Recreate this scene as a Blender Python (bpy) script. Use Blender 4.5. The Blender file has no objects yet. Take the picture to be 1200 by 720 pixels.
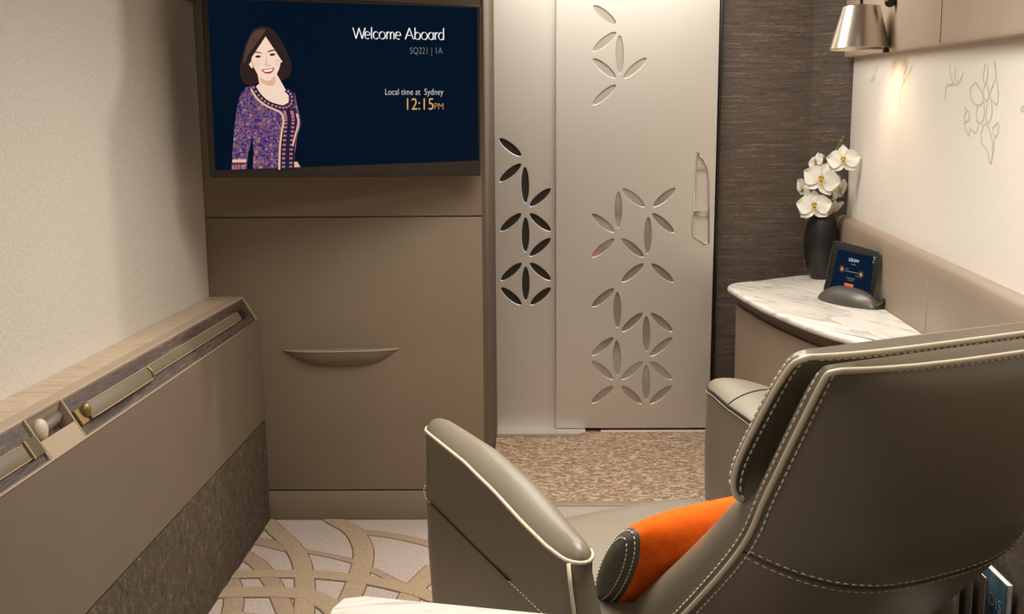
import bpy, bmesh, math, random
from mathutils import Vector, Matrix
random.seed(7)
SC = bpy.context.scene
COL = SC.collection
PI = math.pi

# ------------------------------------------------------------------ camera
F, H = 1192.0, 1.228
def nv(*a): return Vector(a).normalized()
_Y = nv(12, -195, F); _D = nv(45, 7289, F); _X = _D.cross(_Y).normalized()
_D = _Y.cross(_X).normalized()
if _D.y < 0: _D = -_D
M3 = Matrix((_X, _Y, -_D))            # image axes -> world
CAM = Vector((0, 0, H))
cam = bpy.data.cameras.new('camera'); cam.sensor_width = 36; cam.lens = 36 * F / 1200
cam.clip_start = .02
camo = bpy.data.objects.new('camera', cam); COL.objects.link(camo)
R = Matrix((M3 @ Vector((1, 0, 0)), M3 @ Vector((0, -1, 0)), M3 @ Vector((0, 0, -1)))).transposed()
camo.matrix_world = Matrix.Translation(CAM) @ R.to_4x4()
SC.camera = camo
SC.view_settings.view_transform = 'Standard'; SC.view_settings.look = 'None'
SC.view_settings.gamma = 1; SC.view_settings.use_curve_mapping = False
SC.view_settings.exposure = 0

def sight(u, v): return M3 @ Vector((u - 600, v - 360, F))
def on_plane(u, v, p0, n):
    d = sight(u, v); n = Vector(n)
    return CAM + d * ((Vector(p0) - CAM).dot(n) / d.dot(n))
def at_y(u, v, y): return on_plane(u, v, (0, y, 0), (0, 1, 0))
def at_z(u, v, z): return on_plane(u, v, (0, 0, z), (0, 0, 1))
def at_x(u, v, x): return on_plane(u, v, (x, 0, 0), (1, 0, 0))

# ------------------------------------------------------------------ materials
def lin(c):
    return tuple(((x / 255) / 12.92 if x / 255 <= .04045 else ((x / 255 + .055) / 1.055) ** 2.4) for x in c) + (1,)
class NT:
    def __init__(s, name):
        s.m = bpy.data.materials.new(name); s.m.use_nodes = True
        s.t = s.m.node_tree; s.b = s.t.nodes['Principled BSDF']
    def n(s, kind, **k):
        o = s.t.nodes.new('ShaderNode' + kind)
        for a, b in k.items():
            if a.startswith('i_'): o.inputs[a[2:].replace('_', ' ')].default_value = b
            else: setattr(o, a, b)
        return o
    def l(s, a, b): s.t.links.new(a, b)
    def coords(s, scale=(1, 1, 1), rot=(0, 0, 0), kind='Object'):
        tc = s.n('TexCoord'); mp = s.n('Mapping')
        mp.inputs['Scale'].default_value = scale; mp.inputs['Rotation'].default_value = rot
        s.l(tc.outputs[kind], mp.inputs['Vector']); return mp.outputs['Vector']
    def ramp(s, fac, stops):
        r = s.n('ValToRGB'); e = r.color_ramp.elements
        while len(e) < len(stops): e.new(.5)
        for k, (p, c) in enumerate(stops): e[k].position = p; e[k].color = c
        s.l(fac, r.inputs['Fac']); return r.outputs['Color']
    def noise(s, vec, scale, detail=3, rough=.5, dist=0):
        o = s.n('TexNoise'); o.inputs['Scale'].default_value = scale; o.inputs['Detail'].default_value = detail
        o.inputs['Roughness'].default_value = rough; o.inputs['Distortion'].default_value = dist
        s.l(vec, o.inputs['Vector']); return o.outputs['Fac']
    def bump(s, h, strength, dist=.002):
        o = s.n('Bump'); o.inputs['Strength'].default_value = strength; o.inputs['Distance'].default_value = dist
        s.l(h, o.inputs['Height']); s.l(o.outputs['Normal'], s.b.inputs['Normal'])
    def set(s, **k):
        for a, v in k.items(): s.b.inputs[a.replace('_', ' ')].default_value = v
        return s
def plain(name, rgb, rough=.5, metal=0, spec=.5):
    t = NT(name); t.set(Base_Color=lin(rgb), Roughness=rough, Metallic=metal); t.b.inputs['Specular IOR Level'].default_value = spec
    return t.m
def leather(name, rgb, rough=.5, scale=260, strength=.25, spec=.4):
    t = NT(name); v = t.coords()
    nz = t.noise(v, scale, 4, .6); big = t.noise(v, 5, 2)
    c = lin(rgb)
    t.l(t.ramp(big, [(.3, tuple(x * .93 for x in c[:3]) + (1,)), (.7, c)]), t.b.inputs['Base Color'])
    t.set(Roughness=rough); t.b.inputs['Specular IOR Level'].default_value = spec
    t.bump(nz, strength, .001)
    return t.m
def emis(name, rgb, k=1.0):
    t = NT(name); t.set(Base_Color=(0, 0, 0, 1), Roughness=.4); t.b.inputs['Specular IOR Level'].default_value = .05
    t.b.inputs['Emission Color'].default_value = lin(rgb); t.b.inputs['Emission Strength'].default_value = k
    return t.m
def streaky(name, cols, scale, rough=.55, strength=.3, kind='Object', fine=60):
    t = NT(name); v = t.coords(scale, kind=kind)
    a = t.noise(v, 1, 5, .65, .3); b = t.noise(v, fine / 10, 3, .7)
    mx = t.n('Math', operation='ADD'); t.l(a, mx.inputs[0]); t.l(b, mx.inputs[1])
    hf = t.n('Math', operation='MULTIPLY'); hf.inputs[1].default_value = .5; t.l(mx.outputs[0], hf.inputs[0])
    n = len(cols)
    t.l(t.ramp(hf.outputs[0], [(.42 + .17 * k / (n - 1), lin(c)) for k, c in enumerate(cols)]), t.b.inputs['Base Color'])
    t.set(Roughness=rough); t.bump(hf.outputs[0], strength, .001)
    return t.m
def marble(name, rot, base=(248, 244, 237)):
    t = NT(name); v = t.coords((1, 1, 1), rot)
    mp = t.n('Mapping'); mp.inputs['Scale'].default_value = (.7, 4.5, 4.5); t.l(v, mp.inputs['Vector'])
    n1 = t.noise(mp.outputs[0], 1.5, 9, .68, 1.0)
    vein = t.ramp(n1, [(.0, lin(base)), (.47, lin(base)), (.5, lin((206, 199, 190))), (.53, lin((240, 235, 227))), (.75, lin((250, 247, 241)))])
    n2 = t.noise(mp.outputs[0], 4.5, 7, .7, .8)
    v2 = t.ramp(n2, [(.0, (1, 1, 1, 1)), (.52, (1, 1, 1, 1)), (.565, (.84, .82, .80, 1)), (.6, (1, 1, 1, 1))])
    mx = t.n('Mix', data_type='RGBA', blend_type='MULTIPLY'); mx.inputs['Factor'].default_value = .8
    t.l(vein, mx.inputs['A']); t.l(v2, mx.inputs['B']); t.l(mx.outputs['Result'], t.b.inputs['Base Color'])
    t.set(Roughness=.22)
    return t.m

M = {}
M['chair'] = leather('taupe_leather', (126, 117, 101), .36, 330, .14, .5)
M['chair_highlight'] = leather('highlit_piping_leather', (214, 202, 178), .4, 300, .1)  # highlight along the piping is put into this pale colour
M['thread'] = plain('white_thread', (236, 228, 210), .7)
M['seam'] = plain('dark_seam', (28, 24, 20), .8)
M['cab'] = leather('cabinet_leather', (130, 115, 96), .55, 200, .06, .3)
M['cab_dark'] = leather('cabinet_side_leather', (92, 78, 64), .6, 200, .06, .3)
M['console'] = leather('console_leather', (115, 101, 86), .55, 220, .08, .3)
M['rim'] = leather('console_rim_leather', (168, 148, 126), .5, 220, .05, .3)
M['oak'] = streaky('pale_wood', [(168, 149, 129), (194, 174, 150), (180, 160, 138)], (3, 16, 14), .5, .1)
M['veneer'] = streaky('dark_wood_veneer', [(44, 34, 30), (92, 76, 66), (58, 46, 40), (120, 104, 92)], (60, 3, 60), .6, .35)
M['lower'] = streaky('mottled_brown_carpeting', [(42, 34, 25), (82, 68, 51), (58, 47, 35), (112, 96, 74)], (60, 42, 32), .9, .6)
M['woodwall'] = streaky('grey_brown_grasscloth', [(58, 48, 42), (98, 84, 74), (74, 62, 54), (128, 112, 98)], (6, 6, 130), .65, .35)
M['door'] = NT('satin_silver_panel')
t = M['door']; t.set(Base_Color=lin((212, 206, 197)), Roughness=.43, Metallic=.6); t.bump(t.noise(t.coords((400, 400, 1)), 1, 2), .02, .0005); M['door'] = t.m
M['mirror'] = plain('mirror_glass', (160, 154, 144), .05, .35)
M['mattglass'] = plain('silvered_glass', (182, 175, 163), .35, .3)
M['darkhole'] = plain('dark_backing', (34, 30, 26), .5)
M['steel'] = plain('brushed_steel', (205, 198, 186), .3, 1)
M['brass'] = plain('aged_brass', (146, 122, 80), .45, .75)
M['black'] = plain('black_plastic', (20, 18, 16), .4)
M['bezel'] = plain('charcoal_bezel', (50, 45, 39), .6, 0, .2)
M['vase'] = leather('black_ceramic', (32, 31, 31), .38, 500, .1)
M['dock'] = plain('grey_dock_plastic', (92, 88, 82), .35, .3)
M['marble'] = marble('white_marble', (0, 0, 1.25))
M['marble2'] = marble('white_marble_table', (0, 0, -.2), (240, 235, 226))
t = NT('woven_wall_fabric'); v = t.coords(); nz = t.noise(v, 300, 3, .7)
t.l(t.ramp(nz, [(.35, lin((222, 214, 203))), (.65, lin((234, 227, 217)))]), t.b.inputs['Base Color']); t.set(Roughness=.85); t.bump(nz, .25, .001); t.b.inputs['Specular IOR Level'].default_value = .2; M['fabric'] = t.m
t = NT('left_wall_fabric'); v = t.coords(); nz = t.noise(v, 170, 4, .7)
t.l(t.ramp(nz, [(.35, lin((194, 187, 176))), (.65, lin((212, 205, 194)))]), t.b.inputs['Base Color']); t.set(Roughness=.8); t.bump(nz, .5, .0015); t.b.inputs['Specular IOR Level'].default_value = .2; M['wall'] = t.m
M['motif'] = plain('grey_green_print', (200, 194, 180), .85)
t = NT('orange_fabric'); v = t.coords(); nz = t.noise(v, 420, 3, .7); nb = t.noise(v, 40, 3, .6)
t.l(t.ramp(nb, [(.3, lin((214, 84, 8))), (.7, lin((238, 102, 14)))]), t.b.inputs['Base Color']); t.set(Roughness=.9); t.bump(nz, .5, .001); t.b.inputs['Specular IOR Level'].default_value = .1
t.b.inputs['Sheen Weight'].default_value = .08; M['orange'] = t.m
def pile(name, a, b, scale=190):
    t = NT(name); v = t.coords(); nz = t.noise(v, scale, 3, .7)
    t.l(t.ramp(nz, [(.3, lin(a)), (.7, lin(b))]), t.b.inputs['Base Color']); t.set(Roughness=.95); t.bump(nz, .8, .002); t.b.inputs['Specular IOR Level'].default_value = .1
    return t.m
M['carpet'] = pile('lilac_grey_carpet', (152, 138, 130), (200, 184, 174))
M['band'] = pile('tan_carpet', (146, 125, 101), (182, 161, 134))
M['band2'] = pile('dim_tan_carpet', (146, 124, 104), (172, 150, 130))
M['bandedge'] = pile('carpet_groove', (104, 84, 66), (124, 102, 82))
t = NT('aisle_carpet'); v = t.coords((36, 84, 40)); nz = t.noise(v, 1, 4, .7, 1.0); n2 = t.noise(t.coords((5, 9, 5)), 1, 2)
t.l(t.ramp(nz, [(.40, lin((138, 112, 88))), (.53, lin((158, 132, 106))), (.57, lin((222, 206, 186))), (.66, lin((170, 144, 118)))]), t.b.inputs['Base Color']); t.set(Roughness=.95); t.bump(nz, .5, .002); t.b.inputs['Specular IOR Level'].default_value = .1; M['aisle'] = t.m
M['ceil'] = plain('ceiling_white', (170, 160, 148), .8)
M['back'] = plain('rear_wall_brown', (58, 50, 42), .7)
M['petal'] = NT('white_petal'); M['petal'].set(Base_Color=lin((238, 234, 224)), Roughness=.6); M['petal'].b.inputs['Subsurface Weight'].default_value = .1; M['petal'] = M['petal'].m
M['yellow'] = plain('yellow_lip', (206, 178, 70), .6)
M['stem'] = plain('green_stem', (110, 118, 50), .6)
M['glow'] = emis('lit_bulb', (255, 226, 180), 9)
M['navy'] = emis('screen_navy', (1, 17, 34), 1)
t = NT('dress_print'); v = t.coords()
def dress():
    vo = t.n('TexVoronoi'); vo.inputs['Scale'].default_value = 62; t.l(v, vo.inputs['Vector'])
    n1 = t.noise(v, 95, 3, .6, 1.5)
    a = t.ramp(vo.outputs['Distance'], [(.0, lin((224, 172, 126))), (.2, lin((190, 116, 104))), (.3, lin((58, 48, 118))), (.6, lin((40, 38, 104))), (.9, lin((130, 76, 100)))])
    b = t.ramp(n1, [(.46, lin((42, 40, 108))), (.52, lin((160, 96, 98))), (.56, lin((214, 164, 128))), (.60, lin((48, 42, 106)))])
    mx = t.n('Mix', data_type='RGBA'); mx.inputs['Factor'].default_value = .5; t.l(a, mx.inputs['A']); t.l(b, mx.inputs['B'])
    t.l(mx.outputs['Result'], t.b.inputs['Emission Color']); t.b.inputs['Emission Strength'].default_value = 1.0
    t.set(Base_Color=(0, 0, 0, 1)); t.b.inputs['Specular IOR Level'].default_value = .05
    return t.m
M['dress'] = dress()

# ------------------------------------------------------------------ mesh helpers
def link(name, me, mat, parent=None, smooth=True):
    for m in (mat if isinstance(mat, (list, tuple)) else [mat]): me.materials.append(m)
    if smooth: me.polygons.foreach_set('use_smooth', [True] * len(me.polygons))
    o = bpy.data.objects.new(name, me); COL.objects.link(o)
    if parent is not None: o.parent = parent
    return o
def from_bm(name, bm, mat, parent=None, smooth=True, angle=None):
    bmesh.ops.recalc_face_normals(bm, faces=bm.faces[:])
    me = bpy.data.meshes.new(name); bm.to_mesh(me); bm.free()
    o = link(name, me, mat, parent, smooth)
    if angle is not None:
        me.set_sharp_from_angle(angle=math.radians(angle))
    return o
def tag(o, label=None, cat=None, group=None, kind=None):
    if label: o['label'] = label
    if cat: o['category'] = cat
    if group: o['group'] = group
    if kind: o['kind'] = kind
    return o
def thing(name, label, cat, loc=(0, 0, 0), rz=0, group=None, kind=None):
    o = bpy.data.objects.new(name, None); o.empty_display_size = .05; COL.objects.link(o)
    o.location = loc; o.rotation_euler = (0, 0, rz)
    return tag(o, label, cat, group, kind)
def to_local(root, p):
    c, s = math.cos(-root.rotation_euler.z), math.sin(-root.rotation_euler.z)
    q = Vector(p) - root.location
    return Vector((q.x * c - q.y * s, q.x * s + q.y * c, q.z))
def box_bm(bm, x0, x1, y0, y1, z0, z1, bev=0, seg=2):
    r = bmesh.ops.create_cube(bm, size=1)
    for v in r['verts']:
        v.co = Vector((x0 + (x1 - x0) * (v.co.x + .5), y0 + (y1 - y0) * (v.co.y + .5), z0 + (z1 - z0) * (v.co.z + .5)))
    if bev:
        es = list({e for v in r['verts'] for e in v.link_edges})
        bmesh.ops.bevel(bm, geom=es, offset=bev, segments=seg, profile=.5, affect='EDGES')
def box(name, x0, x1, y0, y1, z0, z1, mat, parent=None, bev=0, seg=2):
    bm = bmesh.new(); box_bm(bm, x0, x1, y0, y1, z0, z1, bev, seg)
    return from_bm(name, bm, mat, parent, smooth=bool(bev), angle=35 if bev else None)
def grid_bm(bm, rows, closed_u=False, closed_v=False, mat=0):
    vs = [[bm.verts.new(p) for p in r] for r in rows]
    nr, nc = len(rows), len(rows[0])
    for i in range(nr if closed_v else nr - 1):
        for j in range(nc if closed_u else nc - 1):
            q = (vs[i][j], vs[i][(j + 1) % nc], vs[(i + 1) % nr][(j + 1) % nc], vs[(i + 1) % nr][j])
            if len(set(q)) == 4:
                try: bm.faces.new(q).material_index = mat
                except ValueError: pass
    return vs
def cap(bm, ring):
    try: bm.faces.new(ring)
    except ValueError: pass
def spline(pts, n=8, closed=False):
    P = [Vector(p) for p in pts]; out = []; N = len(P)
    for i in range(N if closed else N - 1):
        g = (lambda k: P[k % N]) if closed else (lambda k: P[min(max(k, 0), N - 1)])
        a, b, c, d = g(i - 1), g(i), g(i + 1), g(i + 2)
        for k in range(n):
            x = k / n
            out.append(.5 * ((2 * b) + (c - a) * x + (2 * a - 5 * b + 4 * c - d) * x * x + (3 * b - a - 3 * c + d) * x ** 3))
    if not closed: out.append(P[-1].copy())
    return out
def interp(tab, x):
    if x <= tab[0][0]: return tab[0][1]
    for (a, fa), (b, fb) in zip(tab, tab[1:]):
        if x <= b:
            k = (x - a) / (b - a); k = k * k * (3 - 2 * k) if False else k
            return fa + (fb - fa) * k
    return tab[-1][1]
def tube_bm(bm, pts, r, seg=8, closed=False, caps=True):
    P = [Vector(p) for p in pts]; n = len(P); rr = r if isinstance(r, (list, tuple)) else [r] * n
    tan = []
    for i in range(n):
        a = P[(i - 1) % n] if (closed or i > 0) else P[i]; b = P[(i + 1) % n] if (closed or i < n - 1) else P[i]
        d = b - a; tan.append(d.normalized() if d.length > 1e-9 else Vector((0, 0, 1)))
    up = Vector((0, 0, 1)) if abs(tan[0].z) < .9 else Vector((1, 0, 0))
    nrm = (up - tan[0] * up.dot(tan[0])).normalized(); rows = []
    for i in range(n):
        nrm = nrm - tan[i] * nrm.dot(tan[i])
        if nrm.length < 1e-6: nrm = tan[i].orthogonal()
        nrm.normalize(); bi = tan[i].cross(nrm)
        rows.append([P[i] + (nrm * math.cos(2 * PI * k / seg) + bi * math.sin(2 * PI * k / seg)) * rr[i] for k in range(seg)])
    vs = grid_bm(bm, rows, closed_u=True, closed_v=closed)
    if caps and not closed: cap(bm, vs[0]); cap(bm, vs[-1][::-1])
def tube(name, pts, r, mat, parent=None, seg=8, closed=False):
    bm = bmesh.new(); tube_bm(bm, pts, r, seg, closed); return from_bm(name, bm, mat, parent)
def stitches(name, paths, mat, parent, ln=.009, gap=.005, r=.0016):
    for pts in paths:
        bm = bmesh.new(); P = [Vector(p) for p in pts]; cum = [0.]
        for a, b in zip(P, P[1:]): cum.append(cum[-1] + (b - a).length)
        def at(d):
            for i in range(len(P) - 1):
                if d <= cum[i + 1]: return P[i].lerp(P[i + 1], (d - cum[i]) / max(1e-9, cum[i + 1] - cum[i]))
            return P[-1]
        d = 0
        while d + ln < cum[-1]:
            tube_bm(bm, [at(d), at(d + ln * .5), at(d + ln)], [r * .6, r, r * .6], 5); d += ln + gap
        from_bm(name, bm, mat, parent)
def lathe(name, prof, mat, parent=None, seg=40, loc=(0, 0, 0)):
    bm = bmesh.new(); L = Vector(loc)
    rows = [[L + Vector((r * math.cos(2 * PI * k / seg), r * math.sin(2 * PI * k / seg), z)) for k in range(seg)] for r, z in prof]
    vs = grid_bm(bm, rows, closed_u=True); cap(bm, vs[0][::-1]); cap(bm, vs[-1])
    return from_bm(name, bm, mat, parent, angle=40)
def plate(name, loops, depth, bevel, to3d, mat, parent=None):
    """flat plate with holes: loops of 2-D points, first is the rim"""
    cu = bpy.data.curves.new(name, 'CURVE'); cu.dimensions = '2D'; cu.fill_mode = 'BOTH'
    cu.extrude = depth / 2 - bevel; cu.bevel_depth = bevel; cu.bevel_resolution = 1
    for lp in loops:
        sp = cu.splines.new('POLY'); sp.points.add(len(lp) - 1); sp.use_cyclic_u = True
        for p, q in zip(sp.points, lp): p.co = (q[0], q[1], 0, 1)
    o = bpy.data.objects.new(name, cu); COL.objects.link(o)
    dg = bpy.context.evaluated_depsgraph_get(); dg.update()
    me = bpy.data.meshes.new_from_object(o.evaluated_get(dg))
    bpy.data.objects.remove(o); bpy.data.curves.remove(cu)
    me.materials.clear()
    for v in me.vertices: v.co = to3d(v.co)
    me.update()
    ob = link(name, me, mat, parent, smooth=False)
    return ob
def prism(name, poly, to3d, depth, mat, parent=None, bev=0):
    """poly in 2-D, to3d(x, y, w) with w running 0..depth"""
    bm = bmesh.new()
    a = [bm.verts.new(to3d(x, y, 0)) for x, y in poly]; b = [bm.verts.new(to3d(x, y, depth)) for x, y in poly]
    n = len(poly); f0 = bm.faces.new(a); bm.faces.new(b[::-1])
    for i in range(n): bm.faces.new((a[i], b[i], b[(i + 1) % n], a[(i + 1) % n]))
    if bev:
        es = [e for e in f0.edges]; bmesh.ops.bevel(bm, geom=es, offset=bev, segments=2, affect='EDGES', profile=.5)
    return from_bm(name, bm, mat, parent, smooth=bool(bev), angle=30)

# ------------------------------------------------------------------ numbers of the room
YB, YD, YW = 3.18, 4.20, 4.28          # cabinet front, sliding door, wood wall
XL = -.995                             # left wall
XC = -.113                             # right edge of cabinet
ZC = 2.12                              # ceiling
WD = Vector((.1, 1, 0)).normalized()   # the right wall runs along this
WN = Vector((-1, .1, 0)).normalized()  # and faces this way
W0 = Vector((1.315, 4.2, 0))
def wall_x(y): return 1.315 - .1 * (4.2 - y)

# ---- floor: lilac carpet with raised tan arcs
def floor():
    bm = bmesh.new()
    vs = [bm.verts.new(p) for p in ((-1.1, -.7, 0), (1.4, -.7, 0), (1.4, 3.33, 0), (-1.1, 3.33, 0))]
    bm.faces.new(vs)
    k = 270 / 1200
    px = lambda x, y: at_z(230 + x * k, 590 + y * k, 0)
    bands = [   # centre line in the plan, width, height, material
        ([(330, 60), (420, 150), (490, 215), (540, 290), (560, 370), (566, 440), (560, 578), (535, 760), (480, 1000)], .052, .0035, 1),
        ([(640, 40), (730, 95), (820, 150), (866, 230), (868, 300), (850, 370), (822, 450), (770, 560), (690, 720)], .058, .003, 1),
        ([(200, 235), (270, 282), (330, 325), (378, 390), (410, 440), (445, 520), (480, 610), (520, 800)], .046, .0022, 2),
        ([(100, 330), (160, 385), (188, 440), (196, 500), (185, 578), (160, 700)], .05, .0022, 2),
        ([(240, 180), (300, 196), (360, 206), (430, 222), (500, 240)], .05, .0018, 2),
        ([(510, 241), (560, 250), (700, 275), (840, 312), (900, 342), (980, 380), (1060, 420), (1200, 460)], .022, .002, 2),
        ([(820, 145), (900, 155), (1030, 172), (1160, 200), (1400, 260)], .035, .002, 2),
        ([(1250, 330), (1170, 410), (1120, 470), (1080, 560)], .06, .002, 1),
        ([(20, 400), (190, 378), (400, 372), (600, 375), (800, 392), (950, 416), (1080, 446), (1200, 482), (1400, 560)], .05, .005, 1),
        ([(-20, 482), (110, 472), (300, 467), (450, 468), (560, 478), (640, 505), (705, 545), (760, 610), (800, 720)], .062, .005, 1),
        ([(0, 640), (200, 600), (420, 640), (600, 760)], .06, .004, 1)]
    for pts, w, h, mi in bands:
        C = spline([px(*p) for p in pts], 10)
        rows = []
        for i, p in enumerate(C):
            d = (C[min(i + 1, len(C) - 1)] - C[max(i - 1, 0)]).normalized(); q = Vector((-d.y, d.x, 0))
            ww = w / 2
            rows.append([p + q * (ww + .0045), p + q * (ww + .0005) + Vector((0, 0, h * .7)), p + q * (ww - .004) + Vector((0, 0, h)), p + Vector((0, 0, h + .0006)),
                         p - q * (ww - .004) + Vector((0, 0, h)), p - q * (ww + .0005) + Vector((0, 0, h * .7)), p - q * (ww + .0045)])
        vsb = [[bm.verts.new(p) for p in r] for r in rows]
        for i in range(len(rows) - 1):
            for j in range(6):
                f = bm.faces.new((vsb[i][j], vsb[i][j + 1], vsb[i + 1][j + 1], vsb[i + 1][j]))
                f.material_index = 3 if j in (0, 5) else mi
    for f in bm.faces:
        f.normal_update()
        if f.normal.z < 0: f.normal_flip()
    me = bpy.data.meshes.new('floor'); bm.to_mesh(me); bm.free()
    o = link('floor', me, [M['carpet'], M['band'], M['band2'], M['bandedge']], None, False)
    tag(o, 'lilac grey carpet with raised tan arcs, by the wall unit and chair', 'carpet', kind='structure')
floor()
tag(box('floor', -.3, 1.5, 3.335, 4.6, -.05, 0, M['aisle']), 'speckled brown aisle carpet in front of the sliding door', 'carpet', kind='structure')
tag(box('trim_1', -.2, 1.3, 3.30, 3.345, -.01, .004, plain('threshold_grey', (150, 136, 122), .5), None, .003), 'grey threshold strip between the two carpets', 'threshold', kind='structure')

# ---- left wall, with a slight step added to imitate a shade edge
def left_wall():
    bm = bmesh.new()
    ys = [-.7, .5, 1.5, 2.2, 2.45, 2.52, 2.545, 2.57, 2.60, 2.64, 2.72, 2.85, 3.0, 3.1, YB]
    def off(y, z):
        amp = .002 * min(1, max(0, (1.62 - z) / .35))
        if y < 2.5: return 0
        k = min(1, (y - 2.5) / .1); k = k * k * (3 - 2 * k)
        return -amp * k * (1 if y < 2.62 else max(0, 1 - (y - 2.62) / .5))
    zs = [-.02, .5, .75, .9, 1.1, 1.3, 1.4, 1.5, 1.6, ZC]
    grid_bm(bm, [[Vector((XL + .013 + off(y, z) - .013 * 1, y, z)) for z in zs] for y in ys])
    me_o = from_bm('wall_left', bm, M['wall'])
    tag(me_o, 'pale woven left wall panel above the wall unit', 'wall', kind='structure')
    return me_o
wl = left_wall()
zt = 1.645
box('coving', XL - .02, XL + .012, -.6, YB, zt, zt + .11, M['cab'], wl, .004)
tag(box('ceiling', -1.2, 1.6, -.75, 4.7, ZC, ZC + .05, M['ceil']), None, None, kind='structure')
tag(box('wall_back', -1.2, 1.6, -.75, -.7, -.02, ZC, M['back']), None, None, kind='structure')
tag(box('wall_front', -1.2, 1.6, 4.6, 4.65, -.02, ZC, M['cab_dark']), None, None, kind='structure')

# ------------------------------------------------------------------ cabinet under the television
cab = thing('storage_cabinet', 'tall taupe leather cabinet below and around the television', 'cabinet', ((XL + XC) / 2, YB, 0))
L = lambda o, *p: to_local(o, p)
cx = (XL + XC) / 2
hw = (XC - XL) / 2
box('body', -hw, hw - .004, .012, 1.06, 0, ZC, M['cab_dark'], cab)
zs_ = .996
box('door', -hw, hw - .012, 0, .014, .104, zs_ - .0012, M['cab'], cab, .004)
box('upper_panel', -hw, hw - .012, -.004, .014, zs_ + .0008, ZC, M['cab'], cab, .006)
box('plinth', -hw, hw - .012, .002, .014, 0, .100, M['cab'], cab, .003)
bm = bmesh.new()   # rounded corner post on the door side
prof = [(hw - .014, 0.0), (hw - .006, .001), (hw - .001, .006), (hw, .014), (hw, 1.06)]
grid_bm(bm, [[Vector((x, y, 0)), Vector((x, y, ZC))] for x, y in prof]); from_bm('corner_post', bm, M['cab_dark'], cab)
# handle: a shallow lip with a bowed front
def cab_handle():
    a, b = at_y(332, 411, YB), at_y(467, 408, YB)
    x0, x1 = a.x - cx, b.x - cx; z1 = .574; n = 28
    rows = []
    for i in range(n + 1):
        k = i / n; x = x0 + (x1 - x0) * k
        e = 1 - abs(2 * k - 1) ** 3.2; e = max(e, .02)
        zz = z1 + .004 * k
        d, hgt = .034 * e, .058 * e
        rows.append([Vector((x, .002, zz)), Vector((x, -d * .75, zz + .001)), Vector((x, -d, zz - .004)), Vector((x, -d * .98, zz - .010 * e)),
                     Vector((x, -d * .72, zz - hgt * .55)), Vector((x, -d * .3, zz - hgt * .9)), Vector((x, .002, zz - hgt))])
    bm = bmesh.new(); grid_bm(bm, rows); h = from_bm('handle', bm, M['cab'], cab)
    tube('lip', [r[2] for r in rows], .0022, leather('handle_lip', (164, 148, 126), .45, 200, .05), h)
cab_handle()

# ------------------------------------------------------------------ television
tv_c, yaw, tw, th = Vector((-.496, 2.98, 1.377)), math.radians(18.76), .791, .499
troll = math.radians(.55)
tv = thing('television', 'swivelled flat television showing the welcome screen', 'television', tv_c, yaw)
TR = Vector((math.cos(yaw), math.sin(yaw), 0)); TN = Vector((math.sin(yaw), -math.cos(yaw), 0))
def tvp(u, v, lift=0):
    p = on_plane(u, v, tv_c + TN * lift, TN); return to_local(tv, p)      # local: x right, -y towards the room, z up
bz = box('bezel', -tw / 2, tw / 2, 0, .028, -th / 2, th / 2, M['bezel'], tv, .006)
bz.rotation_euler = (0, troll, 0)
sc_poly = [tvp(243.5, -1), tvp(559, 9.2), tvp(561.2, 188), tvp(252.5, 199.5)]
bm = bmesh.new(); bm.faces.new([bm.verts.new(p + Vector((0, -.0012, 0))) for p in sc_poly[::-1]])
screen = from_bm('screen', bm, M['navy'], tv, False)
box('wall_mount', -.12, .25, .02, .10, -.1, .1, M['black'], tv, .006)
def screen_text(name, txt, u0, v0, u1, v1, mat, lift=.0022, thin=0.0):
    cu = bpy.data.curves.new(name, 'FONT'); cu.body = txt; cu.size = 1; cu.offset = thin; cu.resolution_u = 3
    o = bpy.data.objects.new(name, cu); COL.objects.link(o)
    dg = bpy.context.evaluated_depsgraph_get(); dg.update()
    me = bpy.data.meshes.new_from_object(o.evaluated_get(dg)); bpy.data.objects.remove(o); bpy.data.curves.remove(cu)
    me.materials.clear()
    xs = [v.co.x for v in me.vertices]; ys = [v.co.y for v in me.vertices]
    return me, min(xs), max(xs), min(ys), max(ys)
def tv_text(name, txt, u0, v0, u1, v1, mat, thin=0.0, skew=0.0):
    me, xa, xb, ya, yb = screen_text(name, txt, u0, v0, u1, v1, mat, thin=thin)
    for v in me.vertices:
        a = (v.co.x - xa) / (xb - xa); b = (v.co.y - ya) / (yb - ya)
        v.co = tvp(u0 + (u1 - u0) * a, v1 + (v0 - v1) * b + skew * a, .0022)
    me.update(); return link(name, me, mat, screen, False)
tv_text('flight_line', 'SQ221 | 1A', 480.5, 55.5, 518.5, 65.5, emis('dim_grey_text', (118, 120, 126)), -.012)
tv_text('caption', 'Local time at  Sydney', 451.5, 104, 519.5, 113.5, emis('pale_text', (196, 200, 206)), -.008)
tv_text('clock_digits', '12:15', 477, 115.2, 508, 128.6, emis('amber_text', (226, 170, 96)), -.008)
tv_text('clock_suffix', 'PM', 509, 121, 519.5, 128.2, emis('amber_dim_text', (186, 144, 92)), -.012)
def nib(name, strokes, mat, parent, to3d, w=1.0):
    """broad-nib lettering: thick on the down strokes"""
    bm = bmesh.new()
    for st in strokes:
        P = spline([Vector((x, y, 0)) for x, y in st], 6) if len(st) > 2 else [Vector((*st[0], 0)), Vector((*st[1], 0))]
        rows = []
        for i, p in enumerate(P):
            d = (P[min(i + 1, len(P) - 1)] - P[max(i - 1, 0)]).normalized()
            q = Vector((-d.y, d.x, 0))
            wd = w * (.32 + .85 * abs(d.x * -math.sin(math.radians(25)) + d.y * math.cos(math.radians(25))) ** 1.3)
            rows.append([to3d(p + q * wd * .5), to3d(p - q * wd * .5)])
        grid_bm(bm, rows)
    return from_bm(name, bm, mat, parent, False)
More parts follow.
